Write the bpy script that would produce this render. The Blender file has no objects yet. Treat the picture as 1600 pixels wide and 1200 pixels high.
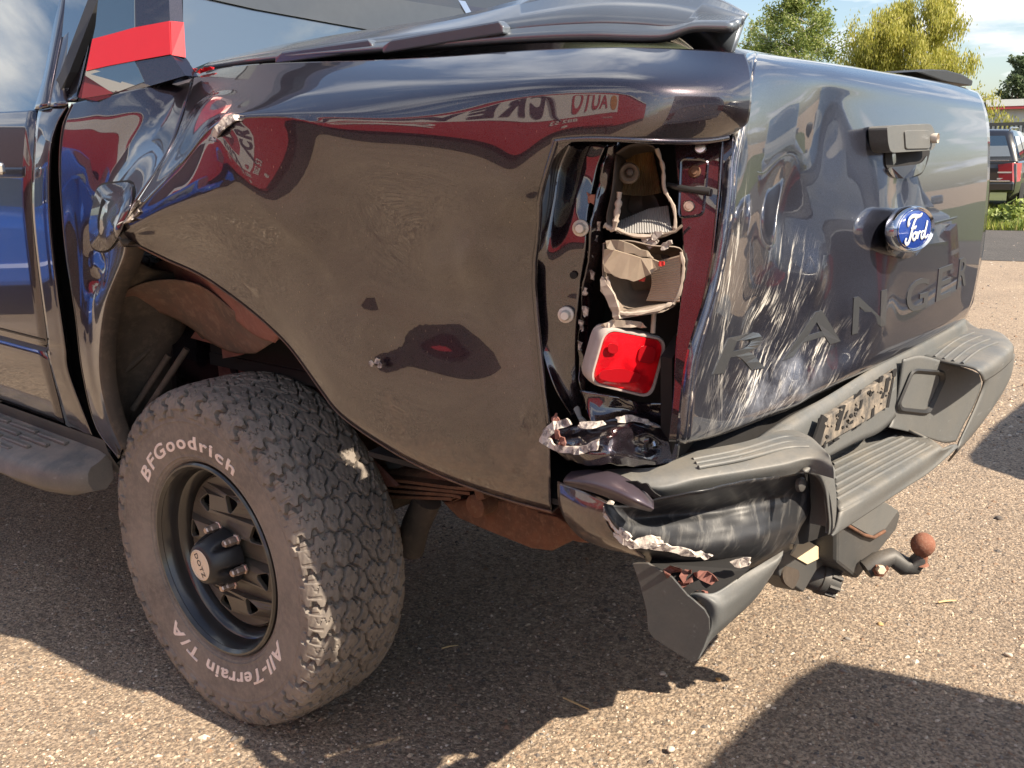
import bpy, bmesh, math, random
import numpy as np
from mathutils import Vector, Matrix

rng = np.random.default_rng(7)
random.seed(7)
S = bpy.context.scene
COL = S.collection
rad = math.radians

# ---------------------------------------------------------------- camera
CAM = np.array([-1.7679, 1.99295, 1.28048]); YAW, PITCH, ROLL, FPX = -0.885069, 0.240805, -0.017285, 1491.64
def cam_axes():
    cy, sy, cp, sp = math.cos(YAW), math.sin(YAW), math.cos(PITCH), math.sin(PITCH)
    f = np.array([cy*cp, sy*cp, -sp]); r = np.array([sy, -cy, 0.0]); u = np.cross(r, f)
    c, s = math.cos(ROLL), math.sin(ROLL)
    return c*r+s*u, -s*r+c*u, f
CR, CU, CF = cam_axes()
cd = bpy.data.cameras.new('camera'); cam = bpy.data.objects.new('camera', cd); COL.objects.link(cam)
cd.sensor_width = 36.0; cd.lens = FPX/1600*36.0; cd.clip_start = 0.05; cd.clip_end = 2000
M = Matrix(((CR[0], CU[0], -CF[0], CAM[0]), (CR[1], CU[1], -CF[1], CAM[1]), (CR[2], CU[2], -CF[2], CAM[2]), (0, 0, 0, 1)))
cam.matrix_world = M
S.camera = cam

# ---------------------------------------------------------------- light
SUN = Vector((-1.05, -0.06, 1.0)).normalized()
sd = bpy.data.lights.new('sun', 'SUN'); so = bpy.data.objects.new('sun', sd); COL.objects.link(so)
sd.energy = 5.0; sd.angle = rad(0.53); sd.color = (1.0, 0.87, 0.70)
so.rotation_euler = (-SUN).to_track_quat('-Z', 'Y').to_euler(); so.location = SUN*40
W = bpy.data.worlds.new('World'); S.world = W; W.use_nodes = True
wn, wl = W.node_tree.nodes, W.node_tree.links
wn.clear()
wo = wn.new('ShaderNodeOutputWorld'); bg = wn.new('ShaderNodeBackground'); bg.inputs['Strength'].default_value = 0.094
sky = wn.new('ShaderNodeTexSky'); sky.sky_type = 'NISHITA'; sky.sun_disc = False
sky.sun_elevation = math.asin(SUN.z); sky.sun_rotation = math.atan2(SUN.x, SUN.y); sky.air_density = 1.0; sky.dust_density = 1.2; sky.ozone_density = 1.0
tc = wn.new('ShaderNodeTexCoord'); sep = wn.new('ShaderNodeSeparateXYZ'); wl.new(tc.outputs['Generated'], sep.inputs[0])
# clouds: project the direction onto a high plane, layered noise
zc = wn.new('ShaderNodeMath'); zc.operation = 'MAXIMUM'; wl.new(sep.outputs['Z'], zc.inputs[0]); zc.inputs[1].default_value = 0.0
za = wn.new('ShaderNodeMath'); za.operation = 'ADD'; wl.new(zc.outputs[0], za.inputs[0]); za.inputs[1].default_value = 0.14
dv = wn.new('ShaderNodeVectorMath'); dv.operation = 'DIVIDE'; wl.new(tc.outputs['Generated'], dv.inputs[0])
cmb = wn.new('ShaderNodeCombineXYZ')
for i in range(3): wl.new(za.outputs[0], cmb.inputs[i])
wl.new(cmb.outputs[0], dv.inputs[1])
nz = wn.new('ShaderNodeTexNoise'); nz.inputs['Scale'].default_value = 1.15; nz.inputs['Detail'].default_value = 9; nz.inputs['Roughness'].default_value = 0.55; nz.inputs['Distortion'].default_value = 0.3
mp = wn.new('ShaderNodeMapping'); mp.inputs['Location'].default_value = (3.1, 7.7, 1.0); wl.new(dv.outputs[0], mp.inputs[0]); wl.new(mp.outputs[0], nz.inputs['Vector'])
cr = wn.new('ShaderNodeValToRGB'); cr.color_ramp.elements[0].position = 0.50; cr.color_ramp.elements[1].position = 0.60
wl.new(nz.outputs['Fac'], cr.inputs[0])
nz2 = wn.new('ShaderNodeTexNoise'); nz2.inputs['Scale'].default_value = 2.6; nz2.inputs['Detail'].default_value = 5; wl.new(mp.outputs[0], nz2.inputs['Vector'])
cc = wn.new('ShaderNodeValToRGB'); cc.color_ramp.elements[0].position = 0.35; cc.color_ramp.elements[0].color = (5.0, 5.3, 5.8, 1); cc.color_ramp.elements[1].position = 0.62; cc.color_ramp.elements[1].color = (8.4, 8.3, 8.1, 1)
wl.new(nz2.outputs['Fac'], cc.inputs[0])
mxs = wn.new('ShaderNodeMix'); mxs.data_type = 'RGBA'; wl.new(cr.outputs[0], mxs.inputs['Factor']); wl.new(sky.outputs[0], mxs.inputs['A']); wl.new(cc.outputs[0], mxs.inputs['B'])
wl.new(mxs.outputs['Result'], bg.inputs['Color']); wl.new(bg.outputs[0], wo.inputs[0])
S.view_settings.view_transform = 'Standard'; S.view_settings.look = 'None'; S.view_settings.exposure = 1.0; S.view_settings.gamma = 1.0
S.view_settings.use_curve_mapping = False
S.cycles.max_bounces = 8; S.cycles.glossy_bounces = 5; S.cycles.transmission_bounces = 6; S.cycles.caustics_reflective = False; S.cycles.caustics_refractive = False

# ---------------------------------------------------------------- helpers
def P(px, py, ax, val):
    """a point of the place: the sight line of a photo pixel met with the plane ax = val of the truck's own frame"""
    d = CF+(px-800)/FPX*CR-(py-600)/FPX*CU
    i = 'xyz'.index(ax)
    return CAM+(val-CAM[i])/d[i]*d
def at_dist(px, py, dist):
    d = CF+(px-800)/FPX*CR-(py-600)/FPX*CU
    return CAM+d*(dist/math.hypot(d[0], d[1]))
def mesh_obj(name, verts, faces, mat=None, parent=None, smooth=False, kind=None):
    me = bpy.data.meshes.new(name)
    me.from_pydata([tuple(map(float, v)) for v in verts], [], [tuple(map(int, f)) for f in faces]); me.update()
    if smooth: me.shade_smooth()
    if mat: me.materials.append(mat)
    o = bpy.data.objects.new(name, me); COL.objects.link(o)
    if parent: o.parent = parent
    if kind: o['kind'] = kind
    return o
def fast_mesh(name, V, F, mat=None, parent=None, smooth=False, kind=None):
    """V (n,3), F (m,k) numpy arrays with one face size"""
    V = np.asarray(V, np.float32); F = np.asarray(F, np.int32); k = F.shape[1]
    me = bpy.data.meshes.new(name)
    me.vertices.add(len(V)); me.vertices.foreach_set('co', V.ravel())
    me.loops.add(F.size); me.loops.foreach_set('vertex_index', F.ravel())
    me.polygons.add(len(F)); me.polygons.foreach_set('loop_start', np.arange(0, F.size, k, dtype=np.int32))
    me.polygons.foreach_set('loop_total', np.full(len(F), k, np.int32))
    me.polygons.foreach_set('use_smooth', np.full(len(F), smooth))
    me.update(calc_edges=True); me.validate()
    if mat: me.materials.append(mat)
    o = bpy.data.objects.new(name, me); COL.objects.link(o)
    if parent: o.parent = parent
    if kind: o['kind'] = kind
    return o
def empty(name, loc=(0, 0, 0), rz=0.0):
    o = bpy.data.objects.new(name, None); COL.objects.link(o); o.location = loc; o.rotation_euler = (0, 0, rz); o.empty_display_size = 0.2
    return o
def tag(o, label, cat, group=None):
    o['label'] = label; o['category'] = cat
    if group: o['group'] = group
    return o
def solid(o, t=0.0015, off=-1.0):
    m = o.modifiers.new('thickness', 'SOLIDIFY'); m.thickness = t; m.offset = off
    return o
def bevel(o, w=0.002, seg=2, ang=35):
    m = o.modifiers.new('edges', 'BEVEL'); m.width = w; m.segments = seg; m.limit_method = 'ANGLE'; m.angle_limit = rad(ang); m.harden_normals = False
    return o
def cr1(A, n, axis):
    """Catmull-Rom through the points along one axis, n steps per span"""
    A = np.moveaxis(A, axis, 0)
    a0 = 2*A[:1]-A[1:2]; a1 = 2*A[-1:]-A[-2:-1]
    E = np.concatenate([a0, A, a1], 0)
    out = []
    for i in range(len(A)-1):
        p0, p1, p2, p3 = E[i], E[i+1], E[i+2], E[i+3]
        for k in range(n):
            t = k/n
            out.append(0.5*(2*p1+(-p0+p2)*t+(2*p0-5*p1+4*p2-p3)*t*t+(-p0+3*p1-3*p2+p3)*t**3))
    out.append(A[-1])
    return np.moveaxis(np.array(out), 0, axis)
def bs1(A, n, axis):
    """uniform cubic B-spline along one axis: smoother, ends kept"""
    A = np.moveaxis(A, axis, 0)
    E = np.concatenate([2*A[:1]-A[1:2], A, 2*A[-1:]-A[-2:-1]], 0); out = []
    for i in range(len(A)-1):
        p0, p1, p2, p3 = E[i], E[i+1], E[i+2], E[i+3]
        for k in range(n):
            t = k/n; out.append(((1-t)**3*p0+(3*t**3-6*t*t+4)*p1+(-3*t**3+3*t*t+3*t+1)*p2+t**3*p3)/6)
    out.append(A[-1])
    return np.moveaxis(np.array(out), 0, axis)
def ctrl(rows, ax='y'):
    """rows of (px, py, depth[, axis]) or ready 3-vectors (as np arrays)"""
    G = []
    for r in rows:
        G.append([q if isinstance(q, np.ndarray) else P(q[0], q[1], q[3] if len(q) > 3 else ax, q[2]) for q in r])
    return np.array(G)
def surf(rows, ax='y', nu=8, nv=8):
    G = ctrl(rows, ax)
    return cr1(cr1(G, nv, 0), nu, 1)
def grid_faces(R, C, drop=None):
    f = []
    for i in range(R-1):
        for j in range(C-1):
            if drop and drop(i, j): continue
            f.append((i*C+j, (i+1)*C+j, (i+1)*C+j+1, i*C+j+1))
    return f
def vnoise(p, scale, seed=0):
    """cheap smooth 3-D noise from a few sines"""
    r = np.random.default_rng(seed); q = np.asarray(p)*scale; v = 0
    for k in range(6):
        d = r.normal(size=3); v = v+np.sin(q@d*(1+0.35*k)+r.uniform(0, 6.28))/(1+0.4*k)
    return v/2.2
def sheet(name, rows, mat, parent, ax='y', nu=8, nv=8, t=0.0015, drop=None, post=None, smooth=True, off=-1.0):
    V = surf(rows, ax, nu, nv)
    if post is not None: V = post(V)
    R, C = V.shape[:2]
    o = mesh_obj(name, V.reshape(-1, 3), grid_faces(R, C, drop), mat, parent, smooth)
    if t: solid(o, t, off)
    return o
def dents(V, L):
    """gaussian pushes: (centre 3-vector, radius, push 3-vector)"""
    V = V.copy()
    for c, r, d in L:
        w = np.exp(-((V-np.array(c))**2).sum(-1)/(r*r))
        V += w[..., None]*np.array(d)
    return V
def folds(V, L):
    """creased buckles: tents along polylines of photo pixels at a lateral depth; (points, y, width, push along y)"""
    V = V.copy()
    for pts, y, w, h in L:
        Q = np.array([P(a, b, 'y', y) for a, b in pts])[:, [0, 2]]; q = V[..., [0, 2]]; best = np.full(q.shape[:-1], 9.0)
        for a, b in zip(Q[:-1], Q[1:]):
            t = np.clip(((q-a)@(b-a))/((b-a)@(b-a)), 0, 1); best = np.minimum(best, np.linalg.norm(q-(a+t[..., None]*(b-a)), axis=-1))
        V[..., 1] += h*np.exp(-(np.sqrt(best**2+.004**2)-.004)/w)*(best < 1)
    return V
def plate(name, pts, mat, parent, thick=0.003, direction=(0, -1, 0), ax='y', bev=0.0, smooth=False):
    """a flat or gently bent plate from its outline, with real thickness"""
    Q = [q if isinstance(q, np.ndarray) else P(q[0], q[1], q[3] if len(q) > 3 else ax, q[2]) for q in pts]
    n = len(Q); d = np.array(direction, float); d = d/np.linalg.norm(d)*thick
    bm = bmesh.new()
    a = [bm.verts.new(q) for q in Q]; b = [bm.verts.new(q+d) for q in Q]
    bm.faces.new(a); bm.faces.new(b[::-1])
    for i in range(n): bm.faces.new((a[i], b[i], b[(i+1) % n], a[(i+1) % n]))
    bmesh.ops.recalc_face_normals(bm, faces=bm.faces)
    bmesh.ops.triangulate(bm, faces=[f for f in bm.faces if len(f.verts) > 4])
    me = bpy.data.meshes.new(name); bm.to_mesh(me); bm.free()
    if mat: me.materials.append(mat)
    if smooth: me.shade_smooth()
    o = bpy.data.objects.new(name, me); COL.objects.link(o); o.parent = parent
    if bev: bevel(o, bev)
    return o
def rounded(pts, r, n=5):
    """round the corners of a pixel or 3-D polygon"""
    Q = [np.array(p, float) for p in pts]; out = []
    m = len(Q)
    for i in range(m):
        a, b, c = Q[i-1], Q[i], Q[(i+1) % m]
        u = (a-b); v = (c-b); lu, lv = np.linalg.norm(u), np.linalg.norm(v); rr = min(r, lu*0.45, lv*0.45)
        p0, p2 = b+u/lu*rr, b+v/lv*rr
        for k in range(n+1):
            t = k/n; out.append((1-t)**2*p0+2*t*(1-t)*b+t*t*p2)
    return out
def tube(name, pts, r, mat, parent, n=10, cap=True, smooth=True):
    pts = [np.array(p, float) for p in pts]; rs = r if hasattr(r, '__len__') else [r]*len(pts)
    V, F = [], []
    prev = None
    for i, p in enumerate(pts):
        t = pts[min(i+1, len(pts)-1)]-pts[max(i-1, 0)]; t = t/np.linalg.norm(t)
        if prev is None:
            a = np.cross(t, [0, 0, 1]) if abs(t[2]) < 0.9 else np.cross(t, [1, 0, 0])
        else: a = prev-t*(prev@t)
        a = a/np.linalg.norm(a); b = np.cross(t, a); prev = a
        for k in range(n):
            g = 2*math.pi*k/n; V.append(p+rs[i]*(math.cos(g)*a+math.sin(g)*b))
    for i in range(len(pts)-1):
        for k in range(n):
            F.append((i*n+k, i*n+(k+1) % n, (i+1)*n+(k+1) % n, (i+1)*n+k))
    if cap: F.append(tuple(range(n))[::-1]); F.append(tuple((len(pts)-1)*n+k for k in range(n)))
    o = mesh_obj(name, V, F, mat, parent, smooth)
    if smooth: o.modifiers.new('edge', 'EDGE_SPLIT').split_angle = rad(50)
    return o
def frame(axis):
    a = np.array(axis, float); a /= np.linalg.norm(a)
    b = np.cross(a, [0, 0, 1]) if abs(a[2]) < 0.95 else np.array([1.0, 0, 0]); b /= np.linalg.norm(b)
    return a, b, np.cross(a, b)
def lathe(name, prof, centre, axis, mat, parent, n=48, smooth=True, split=40):
    """prof: list of (radius, offset along axis)"""
    a, b, c = frame(axis); ce = np.array(centre, float); V, F = [], []
    for r, h in prof:
        for k in range(n):
            g = 2*math.pi*k/n; V.append(ce+a*h+r*(math.cos(g)*b+math.sin(g)*c))
    for i in range(len(prof)-1):
        for k in range(n): F.append((i*n+k, i*n+(k+1) % n, (i+1)*n+(k+1) % n, (i+1)*n+k))
    if prof[0][0] > 1e-4: pass
    o = mesh_obj(name, V, F, mat, parent, smooth)
    bm = bmesh.new(); bm.from_mesh(o.data); bmesh.ops.remove_doubles(bm, verts=bm.verts, dist=1e-6); bmesh.ops.recalc_face_normals(bm, faces=bm.faces); bm.to_mesh(o.data); bm.free()
    if smooth:
        o.data.shade_smooth(); o.modifiers.new('edge', 'EDGE_SPLIT').split_angle = rad(split)
    return o
def box(name, c, s, mat, parent, rz=0.0, bev=0.004, rot=None):
    x, y, z = np.array(s)/2
    V = np.array([(-x, -y, -z), (x, -y, -z), (x, y, -z), (-x, y, -z), (-x, -y, z), (x, -y, z), (x, y, z), (-x, y, z)])
    if rot is not None: V = V@np.array(rot).T
    elif rz:
        cz, sz = math.cos(rz), math.sin(rz); V = V@np.array([[cz, sz, 0], [-sz, cz, 0], [0, 0, 1]])
    F = [(0, 3, 2, 1), (4, 5, 6, 7), (0, 1, 5, 4), (1, 2, 6, 5), (2, 3, 7, 6), (3, 0, 4, 7)]
    o = mesh_obj(name, V+np.array(c), F, mat, parent)
    if bev: bevel(o, bev)
    return o
def text_geo(s, size=1.0, extrude=0.0, shear=0.0, offset=0.0, spacing=1.0, align='LEFT'):
    cu = bpy.data.curves.new('lettering', 'FONT'); cu.body = s; cu.size = size; cu.extrude = extrude; cu.shear = shear; cu.offset = offset; cu.space_character = spacing; cu.align_x = align
    cu.resolution_u = 4
    o = bpy.data.objects.new('lettering', cu); COL.objects.link(o)
    dg = bpy.context.evaluated_depsgraph_get(); me = o.evaluated_get(dg).to_mesh()
    V = np.array([v.co[:] for v in me.vertices]); F = [tuple(p.vertices) for p in me.polygons]
    o.evaluated_get(dg).to_mesh_clear(); bpy.data.objects.remove(o); bpy.data.curves.remove(cu)
    return V, F
# ---------------------------------------------------------------- materials
class NT:
    def __init__(s, name):
        s.m = bpy.data.materials.new(name); s.m.use_nodes = True; s.n = s.m.node_tree.nodes; s.l = s.m.node_tree.links
        s.b = s.n['Principled BSDF']; s.tc = None
    def co(s, kind='Object'):
        if s.tc is None: s.tc = s.n.new('ShaderNodeTexCoord')
        return s.tc.outputs[kind]
    def set(s, **k):
        for a, v in k.items():
            a = {'base': 'Base Color', 'rough': 'Roughness', 'metal': 'Metallic', 'coat': 'Coat Weight', 'crough': 'Coat Roughness', 'cior': 'Coat IOR', 'ior': 'IOR', 'trans': 'Transmission Weight', 'spec': 'Specular IOR Level', 'alpha': 'Alpha', 'sss': 'Subsurface Weight'}[a]
            i = s.b.inputs[a]
            if hasattr(v, 'links') or isinstance(v, bpy.types.NodeSocket): s.l.new(v, i)
            else: i.default_value = (*v, 1) if isinstance(v, tuple) and len(v) == 3 else v
        return s
    def map(s, loc=(0, 0, 0), rot=(0, 0, 0), sc=(1, 1, 1), src=None):
        m = s.n.new('ShaderNodeMapping'); m.inputs[1].default_value = loc; m.inputs[2].default_value = rot; m.inputs[3].default_value = sc
        s.l.new(src or s.co(), m.inputs[0]); return m.outputs[0]
    def noise(s, scale, detail=4, rough=0.55, vec=None, dist=0.0):
        t = s.n.new('ShaderNodeTexNoise'); t.inputs['Scale'].default_value = scale; t.inputs['Detail'].default_value = detail; t.inputs['Roughness'].default_value = rough; t.inputs['Distortion'].default_value = dist
        s.l.new(vec or s.co(), t.inputs['Vector']); return t.outputs['Fac']
    def voro(s, scale, vec=None, feature='F1', out='Distance', rand=1.0):
        t = s.n.new('ShaderNodeTexVoronoi'); t.feature = feature; t.inputs['Scale'].default_value = scale; t.inputs['Randomness'].default_value = rand
        s.l.new(vec or s.co(), t.inputs['Vector']); return t.outputs[out]
    def ramp(s, f, stops, interp='LINEAR'):
        r = s.n.new('ShaderNodeValToRGB'); e = r.color_ramp.elements; r.color_ramp.interpolation = interp
        while len(e) < len(stops): e.new(0.5)
        for k, (p, c) in enumerate(stops):
            e[k].position = p; e[k].color = (c, c, c, 1) if not isinstance(c, tuple) else (*c, 1)
        s.l.new(f, r.inputs[0]); return r.outputs[0]
    def math(s, op, a, b=0.0, clamp=False):
        m = s.n.new('ShaderNodeMath'); m.operation = op; m.use_clamp = clamp
        for i, v in enumerate((a, b)):
            if isinstance(v, bpy.types.NodeSocket): s.l.new(v, m.inputs[i])
            else: m.inputs[i].default_value = v
        return m.outputs[0]
    def mix(s, f, a, b):
        m = s.n.new('ShaderNodeMix'); m.data_type = 'RGBA'
        for k, v in (('Factor', f), ('A', a), ('B', b)):
            if isinstance(v, bpy.types.NodeSocket): s.l.new(v, m.inputs[k] if k == 'Factor' else m.inputs[k])
            else: m.inputs[k].default_value = (*v, 1) if isinstance(v, tuple) else v
        return m.outputs['Result']
    def bump(s, h, strength=0.3, dist=0.002, to=None):
        b = s.n.new('ShaderNodeBump'); b.inputs['Strength'].default_value = strength; b.inputs['Distance'].default_value = dist
        s.l.new(h, b.inputs['Height'])
        s.l.new(b.outputs[0], s.b.inputs['Normal'])
        if to: s.l.new(b.outputs[0], s.b.inputs['Coat Normal'])
        return s
    def xyz(s, src=None):
        x = s.n.new('ShaderNodeSeparateXYZ'); s.l.new(src or s.co(), x.inputs[0]); return x.outputs
    def blob(s, c, r, soft=True):
        """1 inside an ellipsoid of radii r round c, falling to 0 at its edge"""
        d = s.n.new('ShaderNodeVectorMath'); d.operation = 'LENGTH'
        s.l.new(s.map(loc=tuple(-ci/ri for ci, ri in zip(c, r)), sc=tuple(1/ri for ri in r)), d.inputs[0])
        return s.ramp(d.outputs['Value'], [(0.35 if soft else 0.8, 1.0), (1.0, 0.0)])
def simple(name, base, rough=0.5, metal=0.0, var=0.12, scale=30, bumpv=0.0, bscale=200, **k):
    t = NT(name); f = t.noise(scale, 4)
    lo = tuple(max(0, c*(1-var)) for c in base); hi = tuple(min(1, c*(1+var)) for c in base)
    t.set(base=t.mix(f, lo, hi), rough=rough, metal=metal, **k)
    if bumpv: t.bump(t.noise(bscale, 3), bumpv, 0.001)
    return t.m

def paint(name, scuffs=0, dust=True, tint=(.014, .0105, .0155)):
    t = NT(name)
    flake = t.noise(900, 2)
    base = t.mix(t.ramp(flake, [(0.35, 0.0), (0.75, 1.0)]), (tint[0], tint[1], tint[2]), (tint[0]*4, tint[1]*4, tint[2]*3.6))
    z = t.xyz()[2]
    rough = 0.34
    col = base; metal = 0.75; coat = 1.0
    if dust:
        # dried dirt thrown up along the lower edge and fine pale specks of straw and dust
        low = t.ramp(t.math('ADD', z, t.math('MULTIPLY', t.noise(9, 5), 0.35)), [(0.82, 0.85), (1.02, 0.10), (1.4, 0.0)])
        v = t.map(sc=(1.0, 1.0, 0.45), rot=(0, rad(25), 0))
        sp = t.ramp(t.voro(95, v), [(0.0, 1.0), (0.13, 0.0)])
        gate = t.ramp(t.noise(4.5, 3), [(0.44, 0.0), (0.60, 1.0)])
        hair = t.ramp(t.math('ABSOLUTE', t.math('SUBTRACT', t.noise(26, 2, 0.4, dist=1.6), 0.5)), [(0.0, 1.0), (0.006, 0.0)])
        hg = t.ramp(t.noise(40, 2), [(0.60, 0.0), (0.66, 1.0)])
        side = t.ramp(t.xyz()[1], [(0.78, 0.0), (0.82, 1.0)])
        lowz = t.ramp(z, [(1.22, 1.0), (1.30, 0.0)])
        dirt = t.math('MULTIPLY', low, t.ramp(t.noise(60, 6, 0.7), [(0.35, 0.15), (0.7, 1.0)]))
        spk = t.math('MULTIPLY', t.math('MAXIMUM', t.math('MULTIPLY', sp, gate), t.math('MULTIPLY', t.ramp(t.voro(130, t.map(sc=(.45, 1, 1), src=t.map(rot=(0, rad(-40), 0)))), [(0.0, 1.0), (0.09, 0.0)]), hg)), lowz)
        spk = t.math('MULTIPLY', spk, 0.65)
        film = t.math('MULTIPLY', lowz, t.ramp(t.noise(14, 6, 0.65), [(0.3, 0.0), (0.8, 0.05)]))
        m1 = t.math('MULTIPLY', t.math('MAXIMUM', t.math('MAXIMUM', dirt, spk), film), side)
        col = t.mix(m1, col, (0.30, 0.22, 0.16)); 
        inv = t.math('SUBTRACT', 1.0, m1)
        metal = t.math('MULTIPLY', inv, 0.75); coat = inv
        rough = t.math('ADD', t.math('MULTIPLY', m1, 0.4), 0.34)
    for c, r, ang, dens in (scuffs or []):
        reg = t.blob(c, r)
        v = t.map(sc=(.3, 0.075, 1.0), src=t.map(rot=(rad(ang), 0, 0)))
        st = t.noise(150, 6, 0.7, v, 0.1)
        v2 = t.map(sc=(.3, 0.30, 1.0), src=t.map(rot=(rad(ang-14), 0, 0))); st2 = t.noise(20, 5, 0.65, v2)
        mk = t.math('MULTIPLY', t.ramp(st, [(0.60-dens, 0.0), (0.64-dens*0.9, 1.0)]), t.ramp(st2, [(0.44, 0.0), (0.58, 1.0)]))
        mk = t.math('MULTIPLY', mk, reg)
        pt = t.noise(20, 8, 0.7, v2); mk2 = t.math('MULTIPLY', t.ramp(pt, [(0.62, 0.0), (0.68, 1.0)]), t.math('MULTIPLY', reg, max(0, dens)*5))
        mk = t.math('MAXIMUM', mk, mk2, True)
        col = t.mix(mk, col, (0.62, 0.59, 0.53))
        inv = t.math('SUBTRACT', 1.0, mk)
        metal = t.math('MULTIPLY', inv, metal); coat = t.math('MULTIPLY', inv, coat)
        rough = t.math('MAXIMUM', t.math('MULTIPLY', mk, 0.6), rough)
    if scuffs:
        ab_sheen = t.math('MULTIPLY', t.blob((-1.10, .47, .880), (.5, .24, .060)), t.ramp(t.noise(9, 6, .6), [(.40, 0.0), (.62, .75)]))  # pale abrasion low on the left, bluish sheen painted into its colour
        col = t.mix(ab_sheen, col, (.40, .43, .50)); metal = t.math('MULTIPLY', t.math('SUBTRACT', 1.0, ab_sheen), metal); coat = t.math('MULTIPLY', t.math('SUBTRACT', 1.0, t.math('MULTIPLY', ab_sheen, .7)), coat)
    t.set(base=col, rough=rough, metal=metal, coat=coat, crough=0.012, cior=1.95)
    return t.m
M_paint = paint('dark_metallic_paint')
M_paint_clean = paint('dark_metallic_paint_clean', dust=False)
M_gate = paint('scraped_paint_sunlit', dust=False, tint=(.024, .026, .042), scuffs=[((-1.10, 0.54, 0.96), (0.5, 0.31, 0.18), 52, 0.065), ((-1.10, 0.42, 0.89), (0.5, 0.40, 0.09), 35, 0.07), ((-1.10, 0.70, 1.15), (0.4, 0.06, 0.36), 84, 0.09), ((-1.10, 0.44, 1.06), (0.4, 0.14, 0.10), 62, 0.05)])  # same truck paint, tinted lighter and bluer for the sunlit gate
M_red = simple('red_vinyl', (0.52, 0.010, 0.016), 0.35, coat=0.6, crough=0.05, var=0.05)
M_white = NT('filler_white')
def _wh():
    t = M_white; n = t.noise(55, 7, .7); col = t.mix(t.ramp(n, [(.42, 0.0), (.54, 1.0)]), (.14, .12, .12), (.58, .52, .46)); t.set(base=col, rough=.65); t.bump(t.noise(130, 4), .5, .002)
_wh(); M_white = M_white.m
M_clip = simple('white_nylon', (0.70, 0.63, 0.55), 0.45, var=0.08)
M_black = simple('black_plastic', (0.022, 0.022, 0.023), 0.5, var=0.3, bumpv=0.15, bscale=500)
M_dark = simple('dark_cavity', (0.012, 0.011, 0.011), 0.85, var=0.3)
M_rubber = simple('black_rubber_seal', (0.03, 0.03, 0.032), 0.55, var=0.2)
M_chrome = simple('bright_trim', (0.72, 0.73, 0.75), 0.12, metal=1.0, var=0.05)
M_lampchrome = simple('dusty_reflector', (0.46, 0.40, 0.33), 0.38, metal=0.55, var=0.3, scale=45)
M_lampgrey = simple('dusty_grey_plastic', (0.24, 0.19, 0.15), 0.6, var=0.35, scale=55, bumpv=0.2)
M_lampdark = simple('dark_lamp_plastic', (0.07, 0.055, 0.045), 0.5, var=0.4, scale=40)
M_steel = simple('satin_black_steel', (0.085, 0.072, 0.056), 0.42, var=0.45, scale=14, coat=0.3, crough=0.25)
M_nut = simple('worn_nut_steel', (0.52, 0.40, 0.33), 0.38, metal=0.7, var=0.35, scale=90)
M_cap = simple('beige_cap', (0.72, 0.60, 0.46), 0.5, var=0.08)
M_rimblk = simple('gloss_black_rim', (.022, .020, .019), .3, coat=.6, crough=.12, var=.4, scale=10)
M_zinc = simple('zinc_steel', (0.42, 0.36, 0.28), 0.4, metal=0.7, var=0.25, scale=80)

def plastic(name, base, dustc, amount, bscale=700, scuffs=None):
    t = NT(name)
    d = t.ramp(t.noise(11, 8, 0.65), [(0.36, 0.0), (0.72, 1.0)])
    nrm = t.n.new('ShaderNodeNewGeometry'); up = t.ramp(t.xyz(nrm.outputs['Normal'])[2], [(0.1, 0.25), (0.85, 1.0)])
    f = t.math('MULTIPLY', t.math('MULTIPLY', d, up), amount, True)
    fine = t.noise(240, 4)
    col = t.mix(f, t.mix(fine, tuple(c*0.82 for c in base), tuple(c*1.2 for c in base)), dustc)
    rough = 0.52
    for c, r, ang, dens in (scuffs or []):
        v = t.map(rot=(rad(ang), 0, 0), sc=(1, 0.22, 1)); mk = t.math('MULTIPLY', t.ramp(t.noise(38, 8, 0.75, v), [(0.60-dens, 0.0), (0.70-dens, 1.0)]), t.blob(c, r))
        col = t.mix(mk, col, (0.62, 0.58, 0.52))
    # thin scuffs
    sv = t.map(rot=(0.2, 0.1, 0.5), sc=(1, 0.15, 1)); sc_ = t.ramp(t.noise(60, 5, 0.7, sv), [(0.62, 0.0), (0.70, 0.35)])
    col = t.mix(sc_, col, tuple(min(1, c*2.2+0.05) for c in base))
    t.set(base=col, rough=rough); t.bump(t.noise(bscale, 3), 0.18, 0.0006)
    return t.m
M_bump = plastic('grey_bumper_plastic', (0.115, 0.120, 0.120), (0.34, 0.29, 0.22), 0.42)
M_bumpdark = plastic('grey_bumper_plastic_dark', (0.055, 0.057, 0.058), (0.30, 0.24, 0.18), 0.35)
M_board = plastic('running_board_plastic', (0.115, 0.108, 0.10), (0.34, 0.27, 0.21), 0.8)
M_crush = NT('scuffed_black_skin')
def _crush():
    t = M_crush
    v = t.map(sc=(.5, 0.12, 1), src=t.map(rot=(rad(58), 0, 0))); s1 = t.ramp(t.noise(70, 6, 0.7, v), [(0.52, 0.0), (0.70, 0.36)])
    blob = t.blob((-1.07, 0.72, 0.600), (0.16, 0.22, 0.035)); p = t.ramp(t.noise(24, 8, 0.65), [(0.42, 0.0), (0.56, 1.0)])
    col = t.mix(s1, (0.020, 0.021, 0.024), (0.30, 0.29, 0.27))
    k = t.math('MULTIPLY', blob, p)
    col = t.mix(k, col, (0.66, 0.60, 0.52))
    t.set(base=col, rough=t.math('ADD', t.math('MULTIPLY', k, 0.3), 0.40), coat=0.15, crough=0.2)
    t.bump(t.noise(35, 5), 0.15, 0.003)
_crush(); M_crush = M_crush.m

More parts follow.
